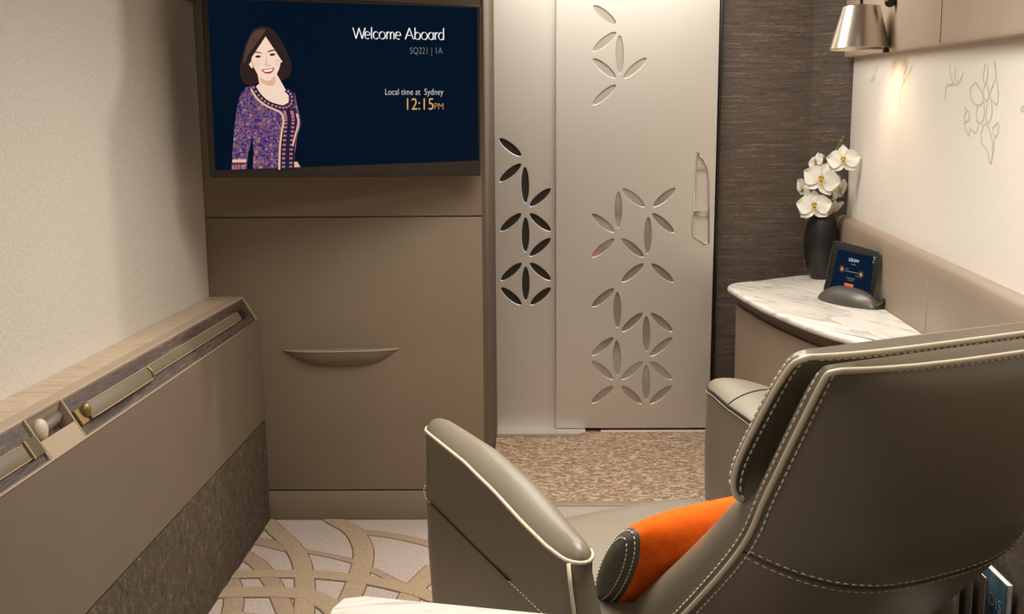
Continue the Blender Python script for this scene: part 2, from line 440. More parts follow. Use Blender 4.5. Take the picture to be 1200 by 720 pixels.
def circ(cx, cy, rx, ry, a0=0, a1=360, n=10):
    return [(cx + rx * math.cos(math.radians(a0 + (a1 - a0) * k / n)), cy + ry * math.sin(math.radians(a0 + (a1 - a0) * k / n))) for k in range(n + 1)]
def welcome():   # unit: pixel, y down, base line at y 0, capitals 13.5 high, small letters 8.6
    X = 8.6; S = []; x = 0
    def add(st, adv):
        nonlocal x
        for s in st: S.append([(px + x, py) for px, py in s])
        x += adv
    e = lambda: [circ(3.6, -4.3, 3.4, 4.4, 0, -300, 12), [(.4, -4.4), (6.9, -4.6)]]
    o_ = lambda: [circ(4.1, -4.3, 3.9, 4.4, 90, 450, 14)]
    bowl = lambda: [circ(3.6, -4.2, 3.4, 4.3, 90, 450, 12)]
    add([[(0, -13.2), (4.2, 0)], [(4.2, 0), (8.2, -13)], [(8.0, -13), (12.2, 0)], [(12.2, 0), (16.2, -13.2)]], 15.6)
    add(e(), 8.4)
    add([[(.6, -14), (.6, 0)]], 2.8)
    add([circ(3.7, -4.3, 3.5, 4.4, -40, -320, 12)], 7.8)
    add(o_(), 9.4)
    add([[(.7, -8.6), (.7, 0)], [(.7, -6), (2.2, -8), (4, -8.4), (5.3, -7), (5.5, -4), (5.5, 0)], [(5.5, -6), (7, -8), (8.8, -8.4), (10, -7), (10.2, -4), (10.2, 0)]], 12.0)
    add(e(), 13.0)
    add([[(5.4, -13.6), (0, 0)], [(5.2, -13.8), (10.8, 0)], [(2, -4.8), (8.8, -4.8)]], 12.2)
    add([[(.6, -14), (.6, -.3)], circ(4, -4.2, 3.6, 4.3, 90, 450, 12)], 8.8)
    add(o_(), 9.2)
    add(bowl() + [[(6.7, -8.6), (6.7, 0)]], 8.6)
    add([[(.6, -8.6), (.6, 0)], [(.6, -5.6), (2, -7.8), (4.2, -8.5)]], 4.8)
    add(bowl() + [[(6.7, -14), (6.7, 0)]], 7.0)
    k = 106.5 / x
    def t3(p): return tvp(413.5 + p.x * k, 45.2 + p.y * .97 + 1.4 * (p.x * k / 106), .0022)
    nib('heading', S, emis('white_text', (238, 238, 236)), screen, t3, 1.3)
welcome()
# the woman pictured on the screen: a flat picture made of coloured shapes
def portrait():
    cols = [('hair', (46, 32, 30)), ('hair_shine', (84, 60, 54)), ('skin', (244, 212, 190)), ('skin_shade', (222, 176, 150)), ('brow', (92, 66, 56)), ('eye', (48, 34, 32)),
            ('lips', (190, 60, 66)), ('teeth', (246, 240, 236)), ('cheek', (242, 202, 183)), ('dark_border', (34, 30, 62)), ('pink_band', (176, 108, 116)), ('cream_band', (226, 184, 148)), ('screen', (1, 17, 34))]
    mats = [emis('picture_' + n, c) for n, c in cols] + [M['dress']]
    ix = {n: i for i, (n, c) in enumerate(cols)}; ix['dress'] = len(cols)
    bm = bmesh.new(); lift = [.0018]
    def A(s): s.__class__
    def poly(pts, m, n=4, smooth=True):
        lift[0] += .00006
        P = spline([Vector((x, y, 0)) for x, y in pts], n, True) if smooth else [Vector((x, y, 0)) for x, y in pts]
        f = bm.faces.new([bm.verts.new(tvp(p.x, min(p.y, 199.6 - (p.x - 252.5) * .0373), lift[0])) for p in P]); f.material_index = ix[m]
    h = lambda x, y: (270 + x * .118, 25 + y * .118)      # head crop
    b = lambda x, y: (265 + x * .1527, 95 + y * .1527)    # body crop
    hp = lambda *l: [h(*q) for q in l]; bp = lambda *l: [b(*q) for q in l]
    # hair behind
    poly(hp((310, 50), (420, 80), (500, 180), (555, 290), (605, 420), (590, 530), (520, 585), (455, 610), (300, 600), (210, 635), (130, 610), (95, 520), (100, 420), (130, 290), (180, 160), (230, 85)), 'hair')
    # neck and chest
    poly(bp((240, -60), (385, -60), (392, 20), (450, 60), (480, 110), (478, 165), (430, 190), (350, 175), (290, 140), (240, 70), (225, 45), (255, 20)), 'skin', smooth=False)
    # dress
    poly(bp((215, 38), (150, 48), (112, 100), (85, 200), (68, 310), (62, 420), (48, 560), (42, 690), (520, 690), (524, 600), (520, 520), (545, 420), (575, 330), (560, 250), (540, 170), (530, 100), (455, 62), (400, 60), (300, 60)), 'dress', smooth=False)
    poly(bp((240, -60), (385, -60), (392, 20), (450, 60), (480, 110), (478, 165), (430, 190), (350, 175), (290, 140), (240, 70), (225, 45), (255, 20)), 'skin', smooth=False)
    poly(bp((204, 425), (210, 560), (205, 700), (158, 700), (168, 560)), 'screen', smooth=False)
    # arm gap and right hip
    poly(bp((520, 620), (545, 620), (570, 670), (520, 676)), 'skin_shade', smooth=False)
    # borders of the neckline and the front band
    def strip(pts, w, m):
        P = spline([Vector((x, y, 0)) for x, y in pts], 5); lf = lift[0] = lift[0] + .00006
        rows = []
        for i, p in enumerate(P):
            d = (P[min(i + 1, len(P) - 1)] - P[max(i - 1, 0)]).normalized(); q = Vector((-d.y, d.x, 0)) * w / 2
            rows.append([tvp(*b(p.x + q.x, p.y + q.y), lf), tvp(*b(p.x - q.x, p.y - q.y), lf)])
        n0 = len(bm.faces); bm.faces.ensure_lookup_table()
        grid_bm(bm, rows, mat=ix[m])
        return P
    neck = [(205, 40), (250, 110), (310, 165), (385, 195), (450, 205), (500, 175), (500, 110), (462, 66)]
    strip(neck, 40, 'dark_border')
    front = [(440, 210), (462, 300), (458, 400), (452, 520), (450, 680)]
    strip([(478, 215), (488, 300), (480, 420), (472, 560), (470, 680)], 105, 'dark_border')
    for off in (-30, 26):
        P = spline([Vector((478 + off, 235, 0)), Vector((488 + off, 300, 0)), Vector((480 + off, 420, 0)), Vector((472 + off, 560, 0)), Vector((470 + off, 680, 0))], 8)
        for k in range(0, len(P) - 1, 2):
            x, y = P[k].x, P[k].y; poly(bp((x - 12, y - 8), (x + 12, y - 8), (x + 12, y + 8), (x - 12, y + 8)), 'pink_band', smooth=False)
    N = spline([Vector((*p, 0)) for p in neck], 5)
    for k in range(1, len(N) - 1, 2):
        x, y = N[k].x, N[k].y; poly(bp((x - 9, y - 8), (x + 9, y - 8), (x + 9, y + 8), (x - 9, y + 8)), 'pink_band', smooth=False)
    strip([(190, 60), (235, 130), (300, 185), (375, 220), (425, 250), (440, 310), (425, 400), (412, 520), (408, 680)], 14, 'cream_band')
    strip([(540, 250), (556, 320), (532, 410), (510, 500)], 12, 'cream_band')
    strip([(48, 614), (155, 612)], 22, 'cream_band'); strip([(45, 636), (156, 634)], 8, 'dark_border')
    for k in range(5): poly(bp((50 + k * 22, 646), (60 + k * 22, 646), (60 + k * 22, 688), (48 + k * 22, 688)), 'pink_band', smooth=False)
    # face
    poly(hp((350, 150), (430, 190), (475, 270), (500, 360), (490, 450), (455, 530), (400, 585), (350, 590), (300, 560), (255, 500), (220, 420), (205, 350), (215, 270), (270, 190)), 'skin')
    poly(hp((180, 410), (205, 395), (225, 455), (205, 460)), 'skin'); poly(hp((500, 350), (522, 345), (516, 400), (500, 405)), 'skin')
    poly(hp((300, 560), (350, 590), (400, 585), (440, 545), (446, 600), (420, 640), (350, 630), (300, 600)), 'skin_shade')
    poly(hp((235, 400), (280, 390), (300, 430), (270, 460), (240, 440)), 'cheek'); poly(hp((440, 390), (485, 380), (485, 430), (455, 450)), 'cheek')
    # fringe sweeping both sides
    poly(hp((350, 150), (285, 160), (235, 205), (210, 285), (202, 360), (195, 420), (170, 400), (160, 300), (200, 180), (280, 110), (370, 105)), 'hair')
    poly(hp((350, 150), (425, 168), (476, 225), (500, 310), (508, 370), (530, 420), (560, 400), (530, 290), (480, 190), (420, 110), (360, 100)), 'hair')
    poly(hp((230, 110), (300, 75), (350, 90), (270, 140), (200, 240), (150, 400), (130, 400), (150, 280), (190, 170)), 'hair_shine')
    # features
    poly(hp((225, 318), (260, 300), (310, 312), (308, 320), (262, 312)), 'brow'); poly(hp((372, 300), (410, 282), (450, 285), (450, 293), (412, 294), (376, 310)), 'brow')
    poly(hp((245, 352), (270, 337), (300, 345), (296, 358), (265, 362)), 'eye'); poly(hp((388, 335), (412, 318), (442, 322), (440, 336), (410, 344)), 'eye')
    poly(hp((345, 425), (372, 440), (400, 428), (398, 438), (372, 448), (346, 436)), 'skin_shade'); poly(hp((358, 360), (366, 360), (356, 425), (346, 425)), 'skin_shade')
    poly(hp((308, 480), (350, 475), (390, 472), (435, 458), (425, 495), (395, 518), (355, 520), (325, 503)), 'lips')
    poly(hp((325, 485), (360, 483), (420, 470), (410, 490), (380, 500), (345, 500)), 'teeth')
    bmesh.ops.triangulate(bm, faces=[f for f in bm.faces if len(f.verts) > 4])
    me = bpy.data.meshes.new('portrait'); bm.to_mesh(me); bm.free()
    o = link('portrait', me, mats, screen, False); o['label'] = 'picture of a smiling woman in a patterned blue and pink blouse'
portrait()

# ------------------------------------------------------------------ pierced panel and sliding door
def leaf(u0, v0, u1, v1, y, hw=4.4, k=1.0):
    a, b = at_y(u0, v0, y), at_y(u1, v1, y); a = Vector((a.x, a.z)); b = Vector((b.x, b.z))
    c = (a + b) / 2; d = (b - a) / 2; ln = d.length; d.normalize(); q = Vector((-d.y, d.x)); w = hw * (y / F) * .985
    out = []
    n = 26
    for i in range(n):
        t_ = 2 * PI * i / n; x = math.cos(t_); s_ = math.sin(t_)
        out.append(c + d * (x * ln * k) + q * (math.copysign(abs(s_) ** 1.08, s_) * w * k))
    return out
left_leaves = [(584.7,162,611,183),(611,191.8,585,213),(615,195,615.8,238.5),(645.7,220.8,620.4,242),(611,250,586,271),(620.4,250,645.7,271),(615.8,254.4,615.8,296),(645.7,279,620.4,300.5),
    (611.5,308,586.8,329),(620.7,308,645.7,328.6),(616,312,616,353),(586.8,337,611.5,357.6),(645.7,337,621.3,357.6)]
door_leaves = [(695.3,6.3,722,28.3),(721.9,37.5,694.8,60),(726,41,726.4,87),(694.8,68.6,721.7,91.5),(757.6,67.9,730.5,91.5),(721.7,99.3,694.4,123),
    (693.5,250.6,720,272.3),(724.6,224.4,724.4,267.8),(729,220.8,755.5,242.5),(791.6,220.3,765.2,242.5),(764,250,790,272.8),(759.6,253.9,758.7,298),(720,279.7,693.5,301.5),(728.4,279.7,754.4,301.5),(754.4,309,728.4,330.6),(763,309,789.6,331),
    (719.6,338,693.5,360),(723.3,342,723.5,384.6),(753.3,367,728.3,389),(757.5,370,757.7,413),(762.7,367,788.3,389),(788.3,395.6,761.7,417.5),(719,395.6,693,417),(722.7,399,723.3,441),(693.5,423.3,718.8,445),(753.3,423.8,728,445),(757.3,427,757.3,469.6),(761.7,423.8,787.3,445),
    (718.8,452.5,693,472.7),(728,452.5,752.3,473.3),(787.3,452.5,761,473.3)]
def pierced(root, x0, x1, z0, z1, y, leaves, hw, inlay_mats, inlay_name, extra=(), deep=.006):
    rim = [(x0, z0), (x1, z0), (x1, z1), (x0, z1)]
    holes = [leaf(*l, y, hw) for l in leaves]
    plate('panel', [rim] + holes + list(extra), .020, .0024, lambda c: to_local(root, (c.x, y + .010 - c.z, c.y)), M['door'], root)
    for k, l in enumerate(leaves):
        pts = leaf(*l, y, hw, 1.03)
        prism(inlay_name, [(p.x, p.y) for p in pts], lambda a, b, w: to_local(root, (a, y + deep + w, b)), .003, inlay_mats[k % len(inlay_mats)] if not callable(inlay_mats) else inlay_mats(k), root)
yp = 4.222
d2 = thing('door_2', 'fixed silver panel pierced by a column of dark leaf cutouts', 'door panel', (.03, yp, 0), kind='structure')
pierced(d2, -.112, .30, .014, ZC - .02, yp, left_leaves, 5.1, [M['darkhole']], 'dark_inlay', deep=.008)
d1 = thing('door_1', 'silver sliding door with leaf shaped mirror inlays and recessed pull', 'sliding door', (.46, YD, 0), kind='structure')
xd0, xd1 = at_y(652, 300, YD).x, at_y(835.5, 300, YD).x
hp_ = [at_y(u, v, YD) for u, v in ((817, 178), (824, 186), (829.5, 198), (831, 210), (830.5, 285), (826, 286.5), (812, 277), (810.5, 271))]
hole = [(p.x, p.z) for p in hp_]
plain_set = {0,1,2,3,4,5}
pierced(d1, xd0, xd1, .018, ZC - .02, YD, door_leaves, 5.0, lambda k: M['mattglass'] if k in plain_set else M['mirror'], 'mirror_inlay', extra=[hole])
xdc = .46
pl = prism('recessed_pull', hole, lambda a, b, w: to_local(d1, (a, YD + .012 + w, b)), .004, M['door'], d1)
tube('pull_rim', [to_local(d1, (a, YD - .001, b)) for a, b in hole], .003, M['door'], pl, 8, True)
g0, g1 = at_y(813, 248, YD), at_y(829.5, 253, YD)
box('pull_bar', g0.x - .46, g1.x - .46 + .001, .003, .013, g1.z - .002, g0.z + .006, M['steel'], pl, .002)
k0, k1 = at_y(815.5, 195, YD), at_y(827, 199, YD)
box('latch_tab', k0.x - .46, k1.x - .46, .004, .013, k1.z, k0.z, M['mattglass'], pl, .001)
# floor track and threshold light line
tag(prism('trim_2', [(-.112, 4.125), (.23, 4.125), (.262, 4.15), (.262, 4.24), (-.112, 4.24)], lambda a, b, w: Vector((a, b, w)), .014, M['door'], None, .002), 'pale guide sill under the fixed silver panel', 'door sill', kind='structure')
tag(box('trim_3', .33, 1.0, 4.195, 4.25, -.005, .004, plain('pale_strip', (235, 226, 212), .3), None, .001), 'pale metal strip under the sliding door', 'door sill', kind='structure')

# ------------------------------------------------------------------ wood wall at the end of the corridor
def wood_wall():
    bm = bmesh.new()
    pts = [(.765, YW - .03), (.81, YW - .03), (.812, YW), (1.188, YW), (1.30, 4.165), (1.36, 4.13)]
    grid_bm(bm, [[Vector((x, y, -.02)), Vector((x, y, ZC))] for x, y in pts])
    o = from_bm('wall_front', bm, M['woodwall'], None, False)
    tag(o, 'dark grasscloth wall between the sliding door and the side wall', 'wall', kind='structure')
    box('edge_post', .800, .812, YW - .045, YW, 0, ZC, M['black'], o, .002)
wood_wall()

# ------------------------------------------------------------------ right wall: fabric panel, ledge, wainscot, upper band
wr = thing('wall_right', 'right wall with pale printed fabric panel and leather ledge', 'wall', (0, 0, 0), kind='structure')
def wp(u, v, off=0): return on_plane(u, v, W0 + WN * off, WN)
Yn = -.7
def wpt(y, z, off=0): return Vector((wall_x(y), y, z)) + WN * off
def lz(y): return .878 + (y - 2.261) * .0238          # ledge line
def bz_(y): return 1.451 + (y - 2.373) * .0504         # underside of the upper band
def strip_wall(name, rows, mat, ys, smooth=True):
    """rows: list of functions y -> (z, off)"""
    bm = bmesh.new(); grid_bm(bm, [[wpt(y, *r(y)) for r in rows] for y in ys]); return from_bm(name, bm, mat, wr, smooth, 40)
ys = [Yn, .5, 1.5, 2.2, 3.0, 3.6, 4.12]
strip_wall('fabric_panel', [lambda y: (lz(y) - .02, 0), lambda y: (bz_(y) + .02, 0)], M['fabric'], ys, False)
strip_wall('panel_edge', [lambda y: (0, 0), lambda y: (ZC, 0)], M['fabric'], [4.12, 4.121])
strip_wall('upper_band', [lambda y: (bz_(y) + .012, -.002), lambda y: (bz_(y) + .002, .022), lambda y: (bz_(y) + .006, .032), lambda y: (bz_(y) + .018, .036), lambda y: (ZC, .036)], M['rim_'] if 'rim_' in M else leather('band_leather', (184, 165, 145), .55, 220, .05, .3), ys + [4.13])
led = leather('ledge_leather', (154, 138, 121), .45, 220, .05, .4)
strip_wall('ledge', [lambda y: (lz(y) + .002, -.002), lambda y: (lz(y), .016), lambda y: (lz(y) - .006, .026), lambda y: (lz(y) - .016, .032), lambda y: (lz(y) - .05, .034), lambda y: (lz(y) - .13, .034), lambda y: (.47, .034)], led, ys + [4.14])
strip_wall('shaded_lower_wall', [lambda y: (.468, .033), lambda y: (-.02, .033)], M['lower'], ys + [4.14], False)  # dark covering put in for the shade low on this wall
sm = wp(1089, 312, .034); tube('ledge_seam', [wpt(sm.y, z, .0345) for z in (.58, .7, .85)], .0015, led, wr)
us = wp(1104, 20, .036); tube('band_seam', [wpt(us.y, z, .0365) for z in (bz_(us.y) + .01, 1.6, 1.9)], .0012, M['cab_dark'], wr)
# printed orchid sprays on the fabric: thin raised lines
def motif():
    k = 160 / 823
    g = lambda x, y: (1040 + x * k, 80 + y * k)
    L_ = [[(640, -40), (655, 40), (640, 90), (615, 170), (660, 215), (665, 120), (655, 60), (648, -40)],
          [(590, -30), (575, 60), (590, 95), (600, 60), (605, -20)], [(590, 95), (575, 150), (595, 200), (610, 160), (596, 95)],
          [(530, 85), (500, 120), (500, 170), (525, 215), (560, 220), (578, 185), (560, 130), (530, 85)],
          [(545, 220), (535, 270), (540, 320), (560, 330), (580, 290), (580, 200)], [(600, 210), (590, 290), (600, 330), (615, 320), (630, 260), (622, 200)],
          [(580, 340), (565, 390), (568, 450), (600, 500), (620, 575), (632, 500), (628, 430), (605, 350), (580, 340)],
          [(630, 365), (665, 330), (665, 385), (650, 415), (632, 380)], [(640, 420), (640, 490), (622, 580)],
          [(465, 240), (490, 270), (490, 310), (465, 330), (470, 370), (490, 405), (500, 370), (530, 390), (545, 350)], [(465, 330), (462, 290), (480, 255)],
          [(375, -20), (380, 40), (405, 100), (440, 70), (455, 20)], [(400, 95), (355, 110), (350, 150), (345, 190)], [(410, 0), (405, 50), (420, 80)],
          [(150, -10), (110, 60), (85, 110), (75, 160), (75, 240)], [(120, -20), (95, 50), (105, 90)], [(-60, -20), (-80, 40), (-100, 80), (-75, 60)],
          [(800, 250), (820, 230), (850, 240)], [(805, 262), (825, 250)]]
    bm = bmesh.new()
    for pl_ in L_:
        P = spline([wp(*g(x, y), .0006) for x, y in pl_], 6); rows = []
        for i, p in enumerate(P):
            d = (P[min(i + 1, len(P) - 1)] - P[max(i - 1, 0)]).normalized(); q = d.cross(WN).normalized() * .0026
            rows.append([p + q, p - q])
        grid_bm(bm, rows)
    o = from_bm('printed_motif', bm, M['motif'], wr, False)
motif()

# ------------------------------------------------------------------ wall unit along the left wall
con = thing('side_console', 'long taupe wall unit with dark wood strip and pull straps', 'wall unit', (-.9, 1.9, 0))
cl = lambda x, y, z: Vector((x + .9, y - 1.9, z))
xt, zt2 = -.887, .745; xv, zv = -.842, .668; y0c, y1c = .3, YB - .002
SD = Vector((xv - xt, 0, zv - zt2)); SL = SD.length; SD.normalize(); SN = Vector((-SD.z, 0, SD.x))
if SN.x < 0: SN = -SN
SP = Vector((xt, 0, zt2))
def sp(u, v, off=0): return on_plane(u, v, SP + SN * off, SN)       # point on the sloping strip
def sl(y, q, off=0):                                               # q 0 upper .. 1 lower edge
    p = SP + SD * (SL * q) + SN * off; return cl(p.x, y, p.z)
def yq(u, v): p = sp(u, v); return p.y, (p - SP).dot(SD) / SL
def ext(name, prof, ya, yb, mat, parent, bevel=False, angle=30):
    bm = bmesh.new()
    vs = grid_bm(bm, [[cl(x, y, z) for x, z in prof] for y in (ya, yb)], closed_u=True); cap(bm, vs[0]); cap(bm, vs[1][::-1])
    return from_bm(name, bm, mat, parent, True, angle)
ext('top_board', [(XL + .001, .725), (XL + .001, zt2), (xt - .030, zt2 + .001), (xt - .030, .725)], y0c, y1c, M['oak'], con)
ext('top_rim', [(xt - .0295, .70), (xt - .0295, zt2 + .0015), (xt - .003, zt2 + .001), (xt, zt2 - .002), (xt - .01, .70)], y0c, y1c, M['rim'], con)
ext('front_panel', [(xv - .03, zv - .01), (xv - .003, zv + .004), (xv + .0005, zv), (xv + .002, zv - .008), (-.834, .35), (-.834, .346), (-.86, .346)], y0c, y1c, M['console'], con)
tube('front_welt', [cl(xv + .0005, y, zv + .001) for y in (y0c, 2, y1c)], .0022, M['rim'], con)
ext('lower_panel', [(-.86, .340), (-.8365, .340), (-.8345, .335), (-.834, 0), (-.86, 0)], y0c, y1c, M['lower'], con)
ext('core', [(XL + .002, 0), (XL + .002, .724), (xt - .012, .70), (xv - .035, .63), (-.86, .33), (-.86, 0)], y0c, y1c, M['darkhole'], con)
# strip: veneer insets separated by a leather bridge with a recess
ya1, _ = yq(73, 474); ya2, _ = yq(104, 511); yb1, _ = yq(29, 502); yb2, _ = yq(63, 540)
yi1 = (ya1 + ya2) / 2; yi2 = (yb1 + yb2) / 2
def inset(y_a, y_b):
    bm = bmesh.new(); grid_bm(bm, [[sl(y, q, -.004) for q in (.02, .5, .97)] for y in (y_a, y_b)])
    return from_bm('veneer_inset', bm, M['veneer'], con, False)
inset(yi1, y1c - .006); inset(y0c, yi2)
box_pts = lambda y, q, o: sl(y, q, o)
def slab(name, ya, yb, qa, qb, o0, o1, mat, parent, bev=.001):
    bm = bmesh.new(); V = [bm.verts.new(sl(y, q, o)) for o in (o0, o1) for y, q in ((ya, qa), (yb, qa), (yb, qb), (ya, qb))]
    for f in ((0, 1, 2, 3), (7, 6, 5, 4), (0, 4, 5, 1), (1, 5, 6, 2), (2, 6, 7, 3), (3, 7, 4, 0)): bm.faces.new([V[i] for i in f])
    if bev: bmesh.ops.bevel(bm, geom=bm.edges[:], offset=bev, segments=2, affect='EDGES')
    return from_bm(name, bm, mat, parent, True, 40)
slab('end_rim', y1c - .006, y1c, 0, 1, -.006, .001, M['rim'], con)
gy = (yi1 - yi2)
slab('bridge', yi2, yi2 + .006, 0, 1, -.03, .001, M['rim'], con)
slab('bridge', yi1 - .006, yi1, 0, 1, -.03, .001, M['rim'], con)
slab('bridge', yi2 + .006, yi1 - .006, .56, 1, -.03, .001, M['rim'], con)
slab('recess_floor', yi2 + .005, yi1 - .005, .03, .58, -.034, -.030, M['veneer'], con, 0)
slab('recess_wall', yi2 + .005, yi1 - .005, .0, .04, -.034, .0, M['cab'], con, 0)
# lever in the recess: rounded pale knob and grey stalk
ym = (yi1 + yi2) / 2
lev = tube('lever', [sl(ym - .04, .36, -.012), sl(ym - .01, .34, -.006), sl(ym + .03, .30, -.006), sl(ym + .06, .27, -.016)], [.011, .011, .010, .008], plain('grey_lever', (110, 100, 88), .5), con, 12)
bm = bmesh.new(); bmesh.ops.create_uvsphere(bm, u_segments=20, v_segments=12, radius=1)
c_ = sl(ym - .048, .36, .000)
for v in bm.verts: v.co = c_ + Vector((v.co.x * .013, v.co.y * .017, v.co.z * .022))
from_bm('knob', bm, plain('pale_knob', (200, 184, 160), .45), lev)
# pull strap: flat leather run, raised looped handle, brass ends
strapm = leather('strap_leather', (112, 99, 80), .5, 300, .2); strape = leather('strap_edge', (164, 146, 118), .5, 300, .1)
def strap_run(name, ya, yb, qc, hwq, loft, parent, n=16):
    bm = bmesh.new(); rows = []
    for i in range(n + 1):
        y = ya + (yb - ya) * i / n; o = loft(i / n)
        rows.append([sl(y, qc - hwq, o - .003), sl(y, qc - hwq, o), sl(y, qc - hwq * .85, o + .0012), sl(y, qc + hwq * .85, o + .0012), sl(y, qc + hwq, o), sl(y, qc + hwq, o - .003)])
    vs = grid_bm(bm, rows, closed_u=True); cap(bm, vs[0]); cap(bm, vs[-1])
    s = from_bm(name, bm, strapm, parent, True, 40)
    for sg in (-1, 1): tube('strap_edge', [sl(ya + (yb - ya) * i / n, qc + sg * hwq * .95, loft(i / n) + .001) for i in range(n + 1)], .0013, strape, s, 6)
    return s
yA, qA = yq(92, 490); yH, qH = yq(104, 484); yM, qM = yq(173, 437); yE, qE = yq(281, 369)
bq = .495; yM = 2.272; yE = 3.05
strap_run('strap', yM - .02, yE, bq, .15, lambda k: .0005, con, 8)
yH = 1.93
hd = strap_run('handle', yH, yM, .535, .185, lambda k: .004 + .020 * math.sin(PI * min(1, k * .93 + .05)) ** .8, con)
tube('brass_edge', [sl(yM + .001, bq - .16 + .40 * j / 10, .006 + .006 * math.sin(PI * j / 10)) for j in range(11)], .003, M['brass'], hd)
slab('brass_clip', 1.895, 1.945, .37, .73, -.004, .004, M['brass'], con)
bm = bmesh.new(); bmesh.ops.create_uvsphere(bm, u_segments=16, v_segments=10, radius=1)
c_ = sl(1.928, .50, .008)
for v in bm.verts: v.co = c_ + Vector((v.co.x * .009, v.co.y * .012, v.co.z * .016))
from_bm('brass_stud', bm, M['brass'], con)
slab('buckle', yE, yE + .045, bq - .17, bq + .17, -.003, .004, M['black'], con)
for o_ in (.058, .088): slab('switch', yE + o_, yE + o_ + .008, bq - .18, bq + .06, -.003, .003, M['brass'], con)
# strap of the nearer inset
y2, q2 = yq(40, 525)
y2 = 1.70
strap_run('strap', .5, y2 - .005, .58, .175, lambda k: .0005, con, 8)
slab('brass_clip', y2 - .004, y2 + .035, .38, .78, -.004, .004, plain('dark_brass', (84, 74, 48), .4, .6), con)
slab('clip_edge', y2 - .010, y2 - .003, .375, .785, 0, .006, M['brass'], con)

# ------------------------------------------------------------------ corner counter with marble top
zm = .672
def counter():
    C = thing('corner_counter', 'curved corner counter with white marble top, by the fabric wall', 'counter', (1.0, 3.5, 0))
    front = [(.92, 4.02), (.84, 3.98), (.79, 3.90), (.785, 3.78), (.795, 3.55), (.814, 3.34), (.867, 3.025), (.934, 2.82), (1.02, 2.64), (1.11, 2.52)]
    fr = [Vector((x, y, 0)) for x, y in front]
    fr = spline(fr, 6)
    wy = lambda y: wall_x(y) - .036
    back = [Vector((wy(2.5), 2.5, 0)), Vector((wy(3.2), 3.2, 0)), Vector((wy(3.8), 3.8, 0)), Vector((wy(4.13), 4.13, 0)), Vector((1.235, 4.19, 0)), Vector((1.15, 4.175, 0)), Vector((1.02, 4.085, 0))]
    out = fr + back
    def ring(z, inset):
        r = []
        cen = Vector((1.06, 3.55, 0))
        n = len(out)
        for i, p in enumerate(out):
            d = (out[(i + 1) % n] - out[(i - 1) % n]).normalized(); q = Vector((-d.y, d.x, 0))
            if q.dot(cen - p) < 0: q = -q
            r.append(p + q * (inset if i < len(fr) else 0) + Vector((0, 0, z)) - Vector((1.0, 3.5, 0)))
        return r
    bm = bmesh.new()
    vs = grid_bm(bm, [ring(zm - .026, .012), ring(zm - .022, .004), ring(zm - .014, 0), ring(zm - .006, .002), ring(zm - .001, .007), ring(zm, .014)], closed_u=True)
    cap(bm, vs[0]); cap(bm, vs[-1]); from_bm('marble_top', bm, M['marble'], C, True, 50)
    body = leather('counter_leather', (146, 128, 108), .5, 220, .05, .3)
    bm = bmesh.new(); vs = grid_bm(bm, [ring(0, .04), ring(zm - .0765, .035), ring(zm - .074, .037)], closed_u=True); cap(bm, vs[0]); cap(bm, vs[-1]); from_bm('body', bm, body, C, True, 50)
    bm = bmesh.new(); vs = grid_bm(bm, [ring(zm - .071, .048), ring(zm - .027, .045)], closed_u=True); cap(bm, vs[0]); cap(bm, vs[-1]); from_bm('drawer_rail', bm, leather('rail_leather', (120, 103, 86), .5, 220, .05, .3), C, True, 50)
    r = ring(zm - .0745, .037)[6:len(fr) - 2]
    tube('bead', r, .003, body, C)
    pr_ = ring(0, .034)[3:9]
counter()

# ------------------------------------------------------------------ vase and orchids
vx, vy = 1.195, 4.075
vase = thing('vase', 'black ovoid ceramic vase holding the white orchids', 'vase', (vx, vy, zm))
pv = [(.030, 0), (.034, .002), (.046, .03), (.058, .07), (.066, .12), (.0675, .155), (.064, .195), (.055, .232), (.046, .252), (.042, .258), (.038, .256), (.036, .245), (.03, .2), (.02, .1)]
lathe('body', [(r_, z_) for r_, z_ in spline([Vector((a, b, 0)) for a, b in pv], 3) for r_, z_ in [(r_, z_)]] if False else [(p.x, p.y) for p in spline([Vector((a, b, 0)) for a, b in pv], 3)], M['vase'], vase)
orch = thing('orchid_spray', 'white orchid blooms with yellow throats standing in the black vase', 'orchids', (vx, vy, zm))
def ol(p): return Vector(p) - Vector((vx, vy, zm))
def petal_bm(bm, c, ax, ay, az, ln, wd, cup=.25, mi=0, n=7, tip=.9):
    rows = []
    for i in range(n + 1):
        k = i / n; w = wd * (math.sin(PI * min(.985, (k * .92 + .06)) ** tip)) ; row = []
        for j in range(-3, 4):
            x = j / 3
            row.append(c + ax * (ln * k) + ay * (w * x) + az * (ln * cup * (k * k * -.6 + .25 * k) + wd * .22 * (x * x) * k + ln * .03 * math.sin(5 * x + 6 * k)))
        rows.append(row)
    grid_bm(bm, rows, mat=mi)
